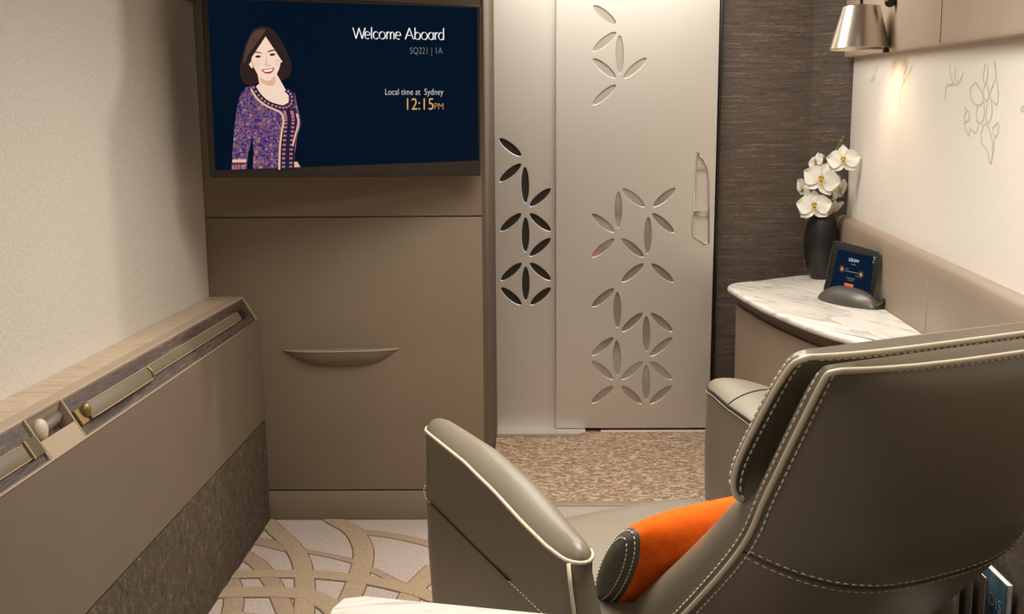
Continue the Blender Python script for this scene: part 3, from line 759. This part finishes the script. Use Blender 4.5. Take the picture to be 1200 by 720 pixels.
def orchid(u, v, dy, size, face, roll=0):
    p = ol(at_y(u, v, vy + dy)); az = Vector(face).normalized()
    up = Vector((0, 0, 1)); ax = up.cross(az).normalized(); ay = az.cross(ax)
    fl = thing_none('bloom', p)
    def dirn(a): a = math.radians(a + roll); return ax * math.cos(a) + ay * math.sin(a)
    def side(a): a = math.radians(a + roll + 90); return ax * math.cos(a) + ay * math.sin(a)
    bm = bmesh.new(); o = Vector((0, 0, 0))
    for a in (90, 218, 322): petal_bm(bm, o - az * .004, dirn(a), side(a), az, size * .52, size * .2, .2)
    for a in (12, 168): petal_bm(bm, o, dirn(a), side(a), az, size * .55, size * .30, .15, tip=1.0)
    b = from_bm('petals', bm, M['petal'], fl)
    bm = bmesh.new()
    for a in (60, 120, 270): petal_bm(bm, o + az * .004, (dirn(a) + az * .8).normalized(), side(a), az, size * .16, size * .06, .5)
    bmesh.ops.create_uvsphere(bm, u_segments=10, v_segments=8, radius=size * .05, matrix=Matrix.Translation(az * .012))
    from_bm('lip', bm, M['yellow'], fl)
def thing_none(name, p):
    o = bpy.data.objects.new(name, None); COL.objects.link(o); o.parent = orch; o.location = p; o.empty_display_size = .02; return o
tov = lambda x, y, z: (x, y, z)
orchid(988.4, 188, -.16, .115, (-.35, -1, .1), 4)
orchid(962, 211, -.06, .135, (-.35, -1, .12), -18)
orchid(954, 242, -.05, .126, (-.25, -1, .15), 2)
orchid(983, 222, .0, .11, (.75, -.75, -.1), 10)
orchid(977, 245, -.02, .09, (.5, -.6, -.5), 30)
orchid(957, 190, .02, .085, (-.9, -.35, .3), 20)
orchid(942, 222, .02, .1, (-1, -.3, -.1), -30)
orchid(947, 250, .02, .08, (-.8, -.5, -.5), 10)
stp = [ol(at_y(968, 262, vy)), ol(at_y(966, 235, vy)), ol(at_y(967, 210, vy + .01)), ol(at_y(974, 188, vy)), ol(at_y(982, 172, vy)), ol(at_y(987, 162, vy))]
tube('stem', spline([Vector((0, 0, .02))] + stp, 6), .0028, M['stem'], orch)
for u, v, r in ((986, 166, .009), (981, 175, .007), (988, 161, .006), (966, 185, .008)):
    bm = bmesh.new(); bmesh.ops.create_uvsphere(bm, u_segments=12, v_segments=8, radius=1)
    c_ = ol(at_y(u, v, vy - .01))
    for q in bm.verts: q.co = c_ + Vector((q.co.x * r * .8, q.co.y * r * .8, q.co.z * r * 1.25))
    from_bm('bud', bm, M['stem'], orch)

# ------------------------------------------------------------------ tablet on its dock
da, db = at_z(959.5, 349, zm), at_z(1026, 363.5, zm)
td = (db - da); td.z = 0; tl_ = td.length; td.normalize()
tn0 = Vector((td.y, -td.x, 0))
if tn0.x > 0: tn0 = -tn0
tilt = math.radians(16)
tup = Vector((0, 0, 1)) * math.cos(tilt) - tn0 * math.sin(tilt)
tn = tn0 * math.cos(tilt) + Vector((0, 0, 1)) * math.sin(tilt)
tb0 = (da + db) / 2 - tn0 * .012
tab = thing('tablet', 'small tablet with a dark blue screen, propped in the grey dock', 'tablet', (tb0.x, tb0.y, zm))
tloc = lambda p: p - Vector((tb0.x, tb0.y, zm))
def tp(u, v, off=0): return tloc(on_plane(u, v, tb0 + tn * off, tn))
def tab_loop(pts, n=5): return spline([Vector((u, v, 0)) for u, v in pts], n, True)
oc = [(981, 282.5), (1006, 288.5), (1027, 294.2), (1032.5, 298), (1031.5, 312), (1027, 335), (1021, 355), (1006, 352), (985, 347), (966, 342), (967.5, 328), (971, 308), (976, 288)]
O2 = [Vector((u, v, 0)) for u, v in oc]
def loft_tab(name, pts, o0, o1, mat, parent, mi=3):
    P = tab_loop(pts, 4); bm = bmesh.new()
    c = Vector((sum(p.x for p in P) / len(P), sum(p.y for p in P) / len(P), 0))
    R_ = lambda k, o: [tp(c.x + (p.x - c.x) * k, c.y + (p.y - c.y) * k, o) for p in P]
    vs = grid_bm(bm, [R_(.97, o0), R_(1, o0 + (o1 - o0) * .3), R_(1, o0 + (o1 - o0) * .7), R_(.97, o1)], closed_u=True); cap(bm, vs[0]); cap(bm, vs[-1])
    return from_bm(name, bm, mat, parent, True, 50)
loft_tab('case', oc, -.014, -.003, plain('tablet_rim', (120, 112, 100), .35, .4), tab)
loft_tab('bezel', [(c[0] - .8 if c[0] > 1010 else c[0] + .4, c[1]) for c in oc], -.004, 0, M['black'], tab)
bm = bmesh.new(); bm.faces.new([bm.verts.new(tp(u, v, .0006)) for u, v in ((982.5, 292), (1024, 301.5), (1018, 353), (971.5, 342))])
tsc = from_bm('screen', bm, emis('tablet_navy', (4, 26, 48)), tab, False)
def tab_poly(name, polys, mat):
    bm = bmesh.new()
    for pl_ in polys: bm.faces.new([bm.verts.new(tp(u, v, .0012)) for u, v in pl_])
    return from_bm(name, bm, mat, tsc, False)
kq = 95 / 720
tq = lambda x, y: (955 + x * .132, 275 + y * .132)
def rect(x, y, w, h, sk=.22): return [tq(x, y), tq(x + w, y + w * sk), tq(x + w, y + h + w * sk), tq(x, y + h)]
tab_poly('screen_writing', [rect(302, 208, 10, 30), rect(318, 205, 8, 36), rect(330, 214, 12, 26), rect(346, 216, 7, 30), rect(358, 220, 11, 26), rect(374, 224, 16, 20)], emis('tablet_white', (150, 160, 176)))
tgm = emis('tablet_grey', (96, 96, 92))
for rc in (rect(322, 258, 40, 10), rect(275, 296, 26, 8), rect(360, 366, 24, 8), rect(278, 378, 74, 8), rect(290, 398, 52, 8)): tab_poly('screen_caption', [rc], tgm)
tab_poly('route_line', [rect(262, 316, 130, 6)], emis('tablet_line', (130, 120, 104)))
tab_poly('button', [rect(262, 428, 78, 24)], emis('tablet_orange', (226, 110, 52)))
tab_poly('status_dots', [rect(522, 198, 12, 14), rect(518, 222, 10, 8), rect(512, 242, 10, 8)], emis('tablet_dot', (170, 176, 186)))
def glow(cx_, cy_, mat):
    t_ = NT(mat); bm = bmesh.new()
    for k in range(3):
        r = (26, 18, 9)[k]; bm.faces.new([bm.verts.new(tp(*tq(cx_ + r * math.cos(a), cy_ + 1.5 * r * math.sin(a)), .001 + k * .0003)) for a in [2 * PI * i / 16 for i in range(16)]]).material_index = k
    me = bpy.data.meshes.new('city_glow'); bm.to_mesh(me); bm.free()
    link('city_glow', me, [emis('glow_a', (46, 40, 38)), emis('glow_b', (100, 74, 44)), emis('glow_c', (200, 156, 98))], tsc, False)
glow(240, 305, 'a'); glow(408, 357, 'b')
dock = thing('tablet_dock', 'grey crescent shaped tablet dock on the marble counter', 'dock', (tb0.x, tb0.y, zm))
def mk_dock():
    bm = bmesh.new(); n = 24; rows = []
    for i in range(n + 1):
        k = i / n; x = -tl_ / 2 + tl_ * k; e = max(.0, 1 - abs(2 * k - 1) ** 2.4); hgt = .008 + .050 * e ** .8; dp = .006 + .042 * e
        b0 = td * x
        row = []
        for j in range(9):
            a = j / 8 * PI / 2
            row.append(b0 + tn0 * (dp * math.cos(a) + .012) + Vector((0, 0, hgt * math.sin(a))) - tn0 * (.2 * hgt * math.sin(a)))
        row.append(b0 - tn0 * (.010 + .2 * hgt) + Vector((0, 0, hgt * .9))); row.append(b0 - tn0 * .03)
        rows.append(row)
    vs = grid_bm(bm, rows); cap(bm, vs[0]); cap(bm, vs[-1])
    from_bm('cradle', bm, M['dock'], dock, True, 60)
    bm = bmesh.new(); c = td * (tl_ / 2 - .004)
    tube_bm(bm, [c + tn0 * .012 + Vector((0, 0, .006)), c + Vector((0, 0, .014)) - tn0 * .015, c - tn0 * .03 + Vector((0, 0, .03))], .008, 10)
    from_bm('hinge', bm, M['black'], dock)
mk_dock()

# ------------------------------------------------------------------ wall lamp
ly = 3.45
lc = at_y(1007.2, 57, ly); lt = at_y(1009, 8, ly)
lamp = thing('wall_lamp', 'ribbed metal wall lamp with a conical shade, lit', 'lamp', (lc.x, ly, lc.z))
hs = lt.z - lc.z
rb = (at_y(1041, 56, ly).x - at_y(973.5, 56, ly).x) / 2; rt_ = (at_y(1030.5, 8, ly).x - at_y(988, 8, ly).x) / 2
n = 26
prf = []
for i in range(n + 1):
    k = i / n; r = rb + (rt_ - rb) * k; prf.append((r, hs * k)); prf.append((r - .0008, hs * (k + .45 / n)))
prf = prf[:-1] + [(rt_ - .004, hs + .002), (.012, hs + .003)]
inn = [(rb - .003, .0015), (rb - .0005, -.001)]
bm = bmesh.new(); seg = 48
rows = [[Vector((r * math.cos(2 * PI * k / seg), r * math.sin(2 * PI * k / seg), z)) for k in range(seg)] for r, z in [(.012, hs - .002), (rt_ - .006, hs - .003), (rb - .004, .002)] + inn + prf]
grid_bm(bm, rows, closed_u=True); from_bm('shade', bm, M['steel'], lamp, True, 30)
bulb = lathe('bulb', [(.004, .058), (.014, .055), (.022, .042), (.024, .03), (.018, .016), (.006, .010)], M['glow'], lamp, 20)
dk = plain('bronze_rod', (60, 50, 40), .35, .8)
wm = wp(1050, 2, .036) - Vector((lc.x, ly, lc.z))
tube('stem', spline([(0, 0, hs), (0, 0, hs + .06), (.01, .0, hs + .1), (wm.x * .5, wm.y * .5, hs + .115), tuple(wm + WN * .028 + Vector((0, 0, .06))), tuple(wm + WN * .028)], 6), .0055, dk, lamp, 10)
bm = bmesh.new(); bmesh.ops.create_uvsphere(bm, u_segments=20, v_segments=12, radius=.017, matrix=Matrix.Translation(wm + WN * .018))
bmesh.ops.create_cone(bm, cap_ends=True, segments=20, radius1=.012, radius2=.012, depth=.024, matrix=Matrix.Translation(wm + WN * .010) @ Matrix.Rotation(PI / 2, 4, 'Y'))
from_bm('wall_mount', bm, M['black'], lamp)
bm = bmesh.new(); box_bm(bm, rb - .016, rb + .002, -.006, .006, -.014, .004, .002); from_bm('switch', bm, dk, lamp)

# ------------------------------------------------------------------ armchair
ca = math.radians(27)
cw = Vector((math.cos(ca), math.sin(ca), 0)); cb = Vector((math.sin(ca), -math.cos(ca), 0))
CO = Vector((-.22, 2.105, 0)); S0, T0 = .40, .48
chair = thing('armchair', 'large taupe leather swivel armchair with highlight-toned piping, seen from behind', 'armchair', CO + cw * S0 + cb * T0, ca)
def Q(s, t, h): return Vector((s - S0, -(t - T0), h))
def arm(name, outer, inner, htab, mirror, label=None):
    """outer / inner: plan lines (t, s) front to back; one closed ring"""
    so = lambda t: interp(outer, t); si = lambda t: interp(inner, t)
    t0, t1 = outer[0][0], outer[-1][0]; n = 26
    tt = [t0 + (t1 - t0) * (.5 - .5 * math.cos(PI * i / n)) for i in range(n + 1)]
    def rnd(t):   # how far the two sides close up at the ends
        a = min(1, max(0, (t - t0) / .05)); b = min(1, max(0, (t1 - t) / .035))
        return math.sqrt(max(0, 1 - (1 - a) ** 2)) * math.sqrt(max(0, 1 - (1 - b) ** 2))
    ring = []
    for t in tt:
        m = (so(t) + si(t)) / 2; ring.append((m + (so(t) - m) * rnd(t), t, m))
    for t in tt[-2:0:-1]:
        m = (so(t) + si(t)) / 2; ring.append((m + (si(t) - m) * rnd(t), t, m))
    hh = lambda t: interp(htab, t)
    def R_(dh, k=0., lean=0.):
        out = []
        for s, t, m in ring:
            d = dh * 1.0
            tb = t + lean * (t - t0) / (t1 - t0)
            tc = min(max(t, t0 + .05), t1 - .03)
            p = (s + (m - s) * k, tb + (tc - t) * k)
            out.append(Q(p[0], p[1], hh(t) + d))
        return out
    def R_abs(h, grow, lean, tf):
        out = []
        for s, t, m in ring:
            out.append(Q(m + (s - m) * grow, t + lean * (t - t0) / (t1 - t0) + tf * (1 - (t - t0) / (t1 - t0)), min(h, hh(t) - .02)))
        return out
    bm = bmesh.new()
    vs = grid_bm(bm, [R_abs(.05, .9, .10, .03), R_abs(.2, .98, .09, .02), R_abs(.36, 1.04, .055, 0), R_abs(.47, 1.03, .03, -.004), R_(-.03), R_(-.006), R_(0)], closed_u=True); cap(bm, vs[0])
    rows = []
    for t in tt:
        m = (so(t) + si(t)) / 2; o_, i_ = m + (so(t) - m) * rnd(t), m + (si(t) - m) * rnd(t); row = []
        for j in range(15):
            x = -math.cos(PI * j / 14); row.append(Q(o_ + (i_ - o_) * (x + 1) / 2, t, hh(t) + .026 * max(0, 1 - x * x) ** .75 * min(1, rnd(t))))
        rows.append(row)
    grid_bm(bm, rows); bmesh.ops.remove_doubles(bm, verts=bm.verts[:], dist=.0004)
    a = from_bm(name, bm, M['chair'], chair, True, 75)
    if label: a['label'] = label
    pp = R_(0.001, .0); nn_ = len(tt); N_ = len(pp)
    if mirror:
        tube('piping', pp[:nn_], .0036, M['chair_highlight'], a, 8)
        tube('dark_welt', pp[nn_ - 1:] + pp[:1], .0032, M['seam'], a, 8)
        stitches('stitching', [[p + Vector((-.003, 0, -.006)) for p in pp[nn_:]]], M['thread'], a, .006, .004, .001)
    else:
        tube('piping', pp[-4:] + pp[:nn_ + 4], .0036, M['chair_highlight'], a, 8)
    return a, R_, R_abs, len(tt)
nh = [(-.02, .618), (.05, .622), (.24, .614), (.37, .597), (.48, .575), (.565, .563), (.65, .560)]
ar, R1, RA1, nt = arm('armrest', [(-.012, .006), (.05, -.002), (.3, -.004), (.56, 0), (.648, .002)], [(-.012, .055), (.05, .066), (.25, .078), (.45, .080), (.57, .068), (.648, .050)], nh, False)
# diagonal slit with thread ends, back welt on the near arm
sd = [(-.012, .488), (.0, .482), (.03, .477), (.066, .474), (.2, .466), (.32, .459), (.437, .452), (.565, .446), (.63, .440)]
def on_arm(t, h, o=.001): return Q((-.004 - .0025 - o) if t > .03 else (.012, .004, -.004)[0 if t < -.005 else 1 if t < .01 else 2], t, h)
tube('slit', [on_arm(t, h, -.0015) for t, h in sd[3:7]], .0022, M['seam'], ar)
stitches('stitching', [[on_arm(t, h) for t, h in sd[:4]], [on_arm(t, h) for t, h in sd[6:]]], M['thread'], ar, .007, .004, .0012)
tube('welt', [Q(.0, .640, .562), Q(-.002, .650, .53), Q(-.002, .662, .49), Q(-.002, .678, .43), Q(-.0, .70, .33)], .0034, M['chair_highlight'], ar)
far_in = [(-.03, .765), (.05, .735), (.15, .70), (.28, .668), (.45, .655), (.66, .665)]
far_out = [(-.03, .80), (.03, .86), (.10, .885), (.3, .90), (.5, .875), (.66, .82)]
fh = [(-.03, .618), (.05, .624), (.24, .615), (.4, .60), (.66, .575)]
ar2, R2, RA2, nt2 = arm('armrest', [(t, s) for t, s in far_out], [(t, s) for t, s in far_in], fh, True)
cr = R2(.0165, .0)
tube('cross_seam', [Q(interp(far_in, .15) + (interp(far_out, .15) - interp(far_in, .15)) * k, .15, interp(fh, .15) + .001 + .026 * max(0, 1 - (2 * k - 1) ** 2) ** .75) for k in [.5 - .5 * math.cos(PI * i / 16) for i in range(17)]], .0014, M['seam'], ar2)
# seat cushion
def superell(c, a, b, n, ex):
    return [(c[0] + a * math.copysign(abs(math.cos(x)) ** (2 / ex), math.cos(x)), c[1] + b * math.copysign(abs(math.sin(x)) ** (2 / ex), math.sin(x))) for x in [2 * PI * i / n for i in range(n)]]
def slab_cushion(name, c, a, b, ex, h0, h1, crown, mat, r=.05):
    bm = bmesh.new(); rows = []
    for h, k in ((h0, .93), (h0 + .02, .99), ((h0 + h1) / 2, 1.01), (h1 - r, 1), (h1 - r * .45, .985), (h1 - r * .12, .95), (h1, .9)):
        rows.append([Q(*p, h) for p in superell(c, a * k, b * k, 56, ex)])
    for k in (.8, .6, .35, .1): rows.append([Q(*p, h1 + crown * (1 - (k / .9) ** 2)) for p in superell(c, a * k, b * k, 56, ex)])
    vs = grid_bm(bm, rows, closed_u=True); cap(bm, vs[0]); cap(bm, vs[-1]); return from_bm(name, bm, mat, chair)
slab_cushion('seat', (.375, .42), .315, .32, 4, .24, .415, .012, M['chair'])
slab_cushion('seat_frame', (.375, .45), .29, .30, 5, .10, .25, .0, M['chair'])
lathe('swivel_base', [(.24, .002), (.25, .006), (.25, .02), (.23, .03), (.06, .04), (.05, .06), (.05, .12)], M['bezel'], chair, 40, (S0 - S0, 0, 0))
# backrest shell: profile of its edge (t, h), rear bulge across
SLo, SHi = .15, .775
edge = [(.50, .23), (.60, .335), (.742, .487), (.873, .643), (.925, .742), (.985, .855), (1.022, .922), (1.036, .942)]
E = [Vector((p.x, p.y)) for p in spline([Vector((a, b, 0)) for a, b in edge], 6)]
def e_at(k):
    x = k * (len(E) - 1); i = min(int(x), len(E) - 2); return E[i].lerp(E[i + 1], x - i)
def e_nrm(k):
    d = (e_at(min(1, k + .02)) - e_at(max(0, k - .02))).normalized(); return Vector((d.y, -d.x))      # points to the rear
sc = (SLo + SHi) / 2; sh = (SHi - SLo) / 2
bul = [(0, .10), (.3, .12), (.45, .115), (.6, .095), (.85, .045), (1, .014)]
def shell_pt(k, x, o=0., thick=0.):
    """x -1..1 across, rear surface; thick moves it to the front"""
    p = e_at(k); nn = e_nrm(k)
    rc = .035      # rounded upper corners
    dep = (interp(bul, k) * (1 - abs(x) ** 3.0)) if thick == 0 else -thick
    q = p + nn * (dep + o)
    return Q(sc + sh * x, q.x, q.y)
def corner(k, x, ln=1.0):
    """pull the outer top corners in for a rounded outline"""
    return x
def shell():
    bm = bmesh.new(); n, m = 40, 32; rows = []
    xs = [math.copysign(abs(-1 + 2 * j / m) ** .7, -1 + 2 * j / m) for j in range(m + 1)]
    kk = [i / n for i in range(n + 1)]
    for k in kk:
        row = []
        shr = 1 - .0 if k < .93 else 1 - .055 * ((k - .93) / .07) ** 2
        for x in xs: row.append(shell_pt(k, x * shr, 0, 0))
        for x in xs[::-1]: row.append(shell_pt(k, x * shr * (.99), 0, .018 if k < .8 else .018 - .010 * (k - .8) / .2))
        rows.append(row)
    top = rows[-1]
    vs = grid_bm(bm, rows, closed_u=True)
    # close top and bottom between rear and front lines
    for r in (vs[0], vs[-1]):
        for j in range(m):
            try: bm.faces.new((r[j], r[j + 1], r[2 * (m + 1) - 2 - j], r[2 * (m + 1) - 1 - j]))
            except ValueError: pass
    return from_bm('back_shell', bm, M['chair'], chair, True, 55)
bs = shell()
def shr(k): return 1 if k < .93 else 1 - .055 * ((k - .93) / .07) ** 2
def ridge(x0, o=0., ka=0., kb=1., n=40, inset=0.): return [shell_pt(ka + (kb - ka) * i / n, x0 * (shr(ka + (kb - ka) * i / n) - inset), o, 0) for i in range(n + 1)]
topline = lambda o=0., dk_=0.: [shell_pt(1 - dk_, -shr(1 - dk_) + 2 * shr(1 - dk_) * i / 30, o, 0) for i in range(31)]
rid = ridge(-1, .002) + topline(.002)[1:] + ridge(1, .002)[::-1]
tube('piping', rid, .0042, M['chair_highlight'], bs, 10)
kj = .43
fnd = min(range(101), key=lambda i: (e_at(i / 100) - Vector((.873, .643))).length) / 100
kj = fnd
def rl(x0, o, thick): return [shell_pt(i / 40, x0 * shr(i / 40), 0, thick) if thick else shell_pt(i / 40, x0 * shr(i / 40), o) for i in range(41)]
st = [ridge(-1, .0015, 0, .97, 40, .028), ridge(1, .0015, 0, .97, 40, .028), topline(.0015, .022)[1:-1],
      [p + Vector((-.0015, 0, 0)) for p in [shell_pt(i / 40, -1, 0, .010) for i in range(38)]]]
jl = lambda dk_: [shell_pt(kj + dk_, -1 + 2 * i / 40, .0012) for i in range(41)]
stitches('stitching', st, M['thread'], bs, .0085, .0045, .0016)
stitches('stitching', [jl(.007), jl(-.007)], M['thread'], bs, .0085, .0045, .0011)
tube('cross_seam', jl(0), .0010, plain('leather_fold', (84, 77, 66), .6), bs)
# head cushion: thinner slab carried in front of the shell
pe = [(.864, .712), (.856, .735), (.862, .765), (.884, .808), (.930, .884), (.962, .929), (.982, .947)]
PE = [Vector((p.x, p.y)) for p in spline([Vector((a, b, 0)) for a, b in pe], 6)]
def pe_at(k):
    x = k * (len(PE) - 1); i = min(int(x), len(PE) - 2); return PE[i].lerp(PE[i + 1], x - i)
gn = Vector((math.cos(math.radians(31)), -math.sin(math.radians(31))))
def pad_pt(k, x, o):
    p = pe_at(k) + gn * o; return Q(sc + sh * x, p.x, p.y)
def pshr(k): return 1 - .05 * max(0, (k - .88) / .12) ** 2 - .05 * max(0, (.12 - k) / .12) ** 2
def pb(k, x): return (.028 if k < .6 else .028 - .020 * (k - .6) / .4) * (1 - x ** 4)
def pad():
    bm = bmesh.new(); n, m = 30, 30; rows = []
    for i in range(n + 1):
        k = i / n; row = []
        for j in range(m + 1):
            x = -1 + 2 * j / m; row.append(pad_pt(k, x * pshr(k), pb(k, x)))
        for j in range(m, -1, -1):
            x = -1 + 2 * j / m; e = (1 - abs(x) ** 5) * max(0, 1 - abs(2 * k - .9) ** 3)
            row.append(pad_pt(k, x * pshr(k) * .985, -.014 - .030 * e))
        rows.append(row)
    vs = grid_bm(bm, rows, closed_u=True)
    for r in (vs[0], vs[-1]):
        for j in range(m):
            try: bm.faces.new((r[j], r[j + 1], r[2 * (m + 1) - 2 - j], r[2 * (m + 1) - 1 - j]))
            except ValueError: pass
    o = from_bm('head_cushion', bm, M['chair'], chair, True, 60)
    loop = [pad_pt(i / 30, -pshr(i / 30), .001) for i in range(31)] + [pad_pt(1, -pshr(1) + 2 * pshr(1) * i / 30, .001 + pb(1, -1 + 2 * i / 30)) for i in range(1, 30)] + [pad_pt(1 - i / 30, pshr(1 - i / 30), .001) for i in range(31)]
    tube('piping', loop, .0042, M['chair_highlight'], o, 10)
    stitches('stitching', [[pad_pt(i / 30, -pshr(i / 30) + .028, .0015 + pb(i / 30, -.95)) for i in range(30)], [pad_pt(.94, -pshr(1) + 2 * pshr(1) * i / 30, .002 + pb(.94, -1 + 2 * i / 30)) for i in range(1, 30)],
             [pad_pt(i / 30, -pshr(i / 30) * .999, -.008) + Vector((-.001, 0, 0)) for i in range(30)]], M['thread'], o, .0085, .0045, .0017)
pad()
# lower back cushion, bulging forward out of the shell
def lumbar():
    bm = bmesh.new(); n, m = 30, 28; rows = []
    for i in range(n + 1):
        k = .08 + (kj + .10 - .08) * i / n; p = e_at(k); nn = e_nrm(k); e = math.sqrt(max(.0, 1 - max(0, (i / n - .72) / .28) ** 2)); d = .022 + (.112 - .045 * i / n) * e
        row = []
        for j in range(m + 1):
            a = PI * j / m; x = -math.copysign(abs(math.cos(a)) ** .55, math.cos(a)); y = abs(math.sin(a)) ** .6
            q = p - nn * (.004 + d * y); row.append(Q(sc + (sh * .99) * x, q.x, q.y))
        rows.append(row)
    vs = grid_bm(bm, rows)
    cap(bm, vs[-1]); cap(bm, vs[0])
    o = from_bm('lumbar_cushion', bm, M['chair'], chair)
lumbar()

# ------------------------------------------------------------------ orange pillow
pc_s, pc_t, pc_h = .43, .545, .487
pil = thing('lumbar_pillow', 'orange cushion with grey leather ends, on the armchair seat', 'cushion', CO + cw * pc_s + cb * pc_t + Vector((0, 0, pc_h)), ca)
def pillow():
    rec = math.radians(33); up = Vector((0, -math.sin(rec), math.cos(rec))); fr = Vector((0, math.cos(rec), math.sin(rec)))
    LX, LH, LT = .30, .118, .062
    def pt(x, a):
        w = (1 - abs(x) ** 4) ** .42 if abs(x) < 1 else 0
        c, s = math.cos(a), math.sin(a)
        return Vector((LX * x, 0, 0)) + up * (LH * (.30 * w + .70 * (1 - abs(x) ** 40) ** .5 if abs(x) < 1 else 0) * math.copysign(abs(c) ** .9, c)) + fr * (LT * w * math.copysign(abs(s) ** 1.1, s))
    def part(name, xa, xb, n, mat):
        bm = bmesh.new()
        rows = [[pt(xa + (xb - xa) * i / n, 2 * PI * j / 40) for j in range(40)] for i in range(n + 1)]
        vs = grid_bm(bm, rows, closed_u=True); cap(bm, vs[0]); cap(bm, vs[-1]); return from_bm(name, bm, mat, pil, True, 70)
    part('cover', -.91, .91, 36, M['orange'])
    gm = leather('grey_end_leather', (92, 86, 76), .5, 300, .15)
    for a, b in ((-.9995, -.91), (.91, .9995)):
        e = part('end_band', a, b, 10, gm)
        for x in (a + (b - a) * .35, a + (b - a) * .72):
            stitches('stitching', [[pt(x, 2 * PI * j / 60) * 1.004 for j in range(61)]], M['thread'], e, .006, .003, .0012)
pillow()

# ------------------------------------------------------------------ marble table at the front
def table():
    T = thing('marble_table', 'white marble table top corner in the foreground', 'table', (0, .95, 0))
    pts = [(-.212, .70), (-.222, 1.095), (-.213, 1.122), (-.19, 1.128), (.10, 1.066), (.14, 1.045), (.15, 1.0), (.12, .70)]
    P = []
    def ring(z, ins):
        c = Vector((-.04, .9, 0)); n = len(pts); r = []
        for i, (x, y) in enumerate(pts):
            d = Vector((x, y, 0)) - c; r.append(c + d * (1 - ins / d.length) + Vector((0, -.95, z)))
        return r
    bm = bmesh.new(); vs = grid_bm(bm, [ring(.672, .004), ring(.676, 0), ring(.696, 0), ring(.699, .002), ring(.70, .005)], closed_u=True); cap(bm, vs[0]); cap(bm, vs[-1])
    from_bm('table_top', bm, M['marble2'], T, True, 40)
    bm = bmesh.new(); tube_bm(bm, [Vector((-.04, -.1, .01)), Vector((-.04, -.1, .672))], .03, 20); from_bm('leg', bm, M['bezel'], T, True, 40)
    bm = bmesh.new(); tube_bm(bm, [Vector((-.04, -.1, 0)), Vector((-.04, -.1, .014))], .14, 32); from_bm('foot', bm, M['bezel'], T, True, 40)
table()

# ------------------------------------------------------------------ magazines in a rack by the right wall
zb = .27
ba, bb = at_z(1157, 664, zb), at_z(1180.5, 687, zb)
bd = (ba - bb); bd.z = 0; bd.normalize(); bn = Vector((-bd.y, bd.x, 0))
if bn.x > 0: bn = -bn
def magazine(name, label, off, y0, ln, hgt, th_, cover, edge_m, group=None, cat='magazine'):
    base = bb + bn * off + bd * y0
    m = thing(name, label, cat, (base.x, base.y, zb - hgt), math.atan2(bd.y, bd.x))
    box('cover', 0, ln, 0, .0015, 0, hgt, cover, m); box('cover', 0, ln, -th_ - .0015, -th_, 0, hgt, cover, m)
    box('pages', .002, ln - .002, -th_, 0, .002, hgt - .001, edge_m, m)
    return m
white_p = plain('page_edge', (226, 226, 220), .7)
t = NT('sea_cover'); v = t.coords((9, 9, 9)); nz = t.noise(v, 1, 3)
t.l(t.ramp(nz, [(.35, lin((20, 62, 96))), (.55, lin((70, 96, 108))), (.7, lin((120, 118, 110)))]), t.b.inputs['Base Color']); t.set(Roughness=.3)
bk = magazine('book', 'blue covered book standing in the rack by the right wall', 0, 0, .24, .25, .012, t.m, white_p, cat='book')
bk['label'] = 'blue covered book with pale outlined title, beside the armchair'
me, xa, xb, ya, yb = screen_text('title', 'AVADIS', 0, 0, 0, 0, None, thin=-.01)
for v in me.vertices:
    a = (v.co.x - xa) / (xb - xa); b = (v.co.y - ya) / (yb - ya); v.co = Vector((.165 - a * .15, .003, .175 + b * .03))
me.update(); link('title', me, plain('title_silver', (150, 150, 148), .4), bk, False)
brown = plain('brown_cover', (70, 58, 46), .5)
for k in range(3):
    magazine('magazine', ['brown magazine standing just in front of the blue book', 'second brown magazine in front of the blue book', 'brown magazine nearest the armchair in the wall rack'][k], .03 + .02 * k, .04 + .02 * k, .2, .215 - .012 * k, .003, brown, white_p, 'magazines in the wall rack')
rk = thing('magazine_rack', 'dark low rack on the right wall holding book and magazines', 'rack', (bb.x, bb.y, 0), math.atan2(bd.y, bd.x))
box('base', -.02, .30, -.05, .12, 0, .018, M['bezel'], rk, .003)
box('front', -.02, .30, .108, .12, .018, .12, M['bezel'], rk, .003)

# ------------------------------------------------------------------ light
def area(name, loc, rot, sx, sy, w, col, spread=180):
    l = bpy.data.lights.new(name, 'AREA'); l.shape = 'RECTANGLE'; l.size = sx; l.size_y = sy; l.energy = w; l.color = col; l.spread = math.radians(spread)
    o = bpy.data.objects.new(name, l); COL.objects.link(o); o.location = loc; o.rotation_euler = rot; return o
warm = (1, .94, .85)
area('corridor_ceiling_light', (.42, 3.58, ZC - .01), (0, 0, 0), 1.05, .45, 19, warm)
area('suite_ceiling_light', (.25, 2.05, ZC - .01), (0, 0, 0), 1.0, 1.0, 28, warm, 125)
area('rear_fill_light', (-.55, .5, ZC - .01), (math.radians(25), 0, 0), .8, .4, 15, warm)  # unseen fill added to soften the shadow under the television
def spot(name, loc, target, w, col, size, blend, rad):
    l = bpy.data.lights.new(name, 'SPOT'); l.energy = w; l.color = col; l.spot_size = math.radians(size); l.spot_blend = blend; l.shadow_soft_size = rad
    o = bpy.data.objects.new(name, l); COL.objects.link(o); o.location = loc
    o.rotation_euler = (Vector(target) - Vector(loc)).to_track_quat('-Z', 'Y').to_euler(); return o
spot('corridor_spotlight', (.95, 3.9, 2.06), (-.995, 2.1, 1.25), 62, warm, 62, .5, .05)
spot('lamp_light', (lc.x, ly, lc.z + .006), (lc.x + .02, ly, 0), 5, (1, .80, .56), 150, .8, .02)
w = bpy.data.worlds.new('world'); SC.world = w; w.use_nodes = True
w.node_tree.nodes['Background'].inputs[0].default_value = (.02, .018, .015, 1)
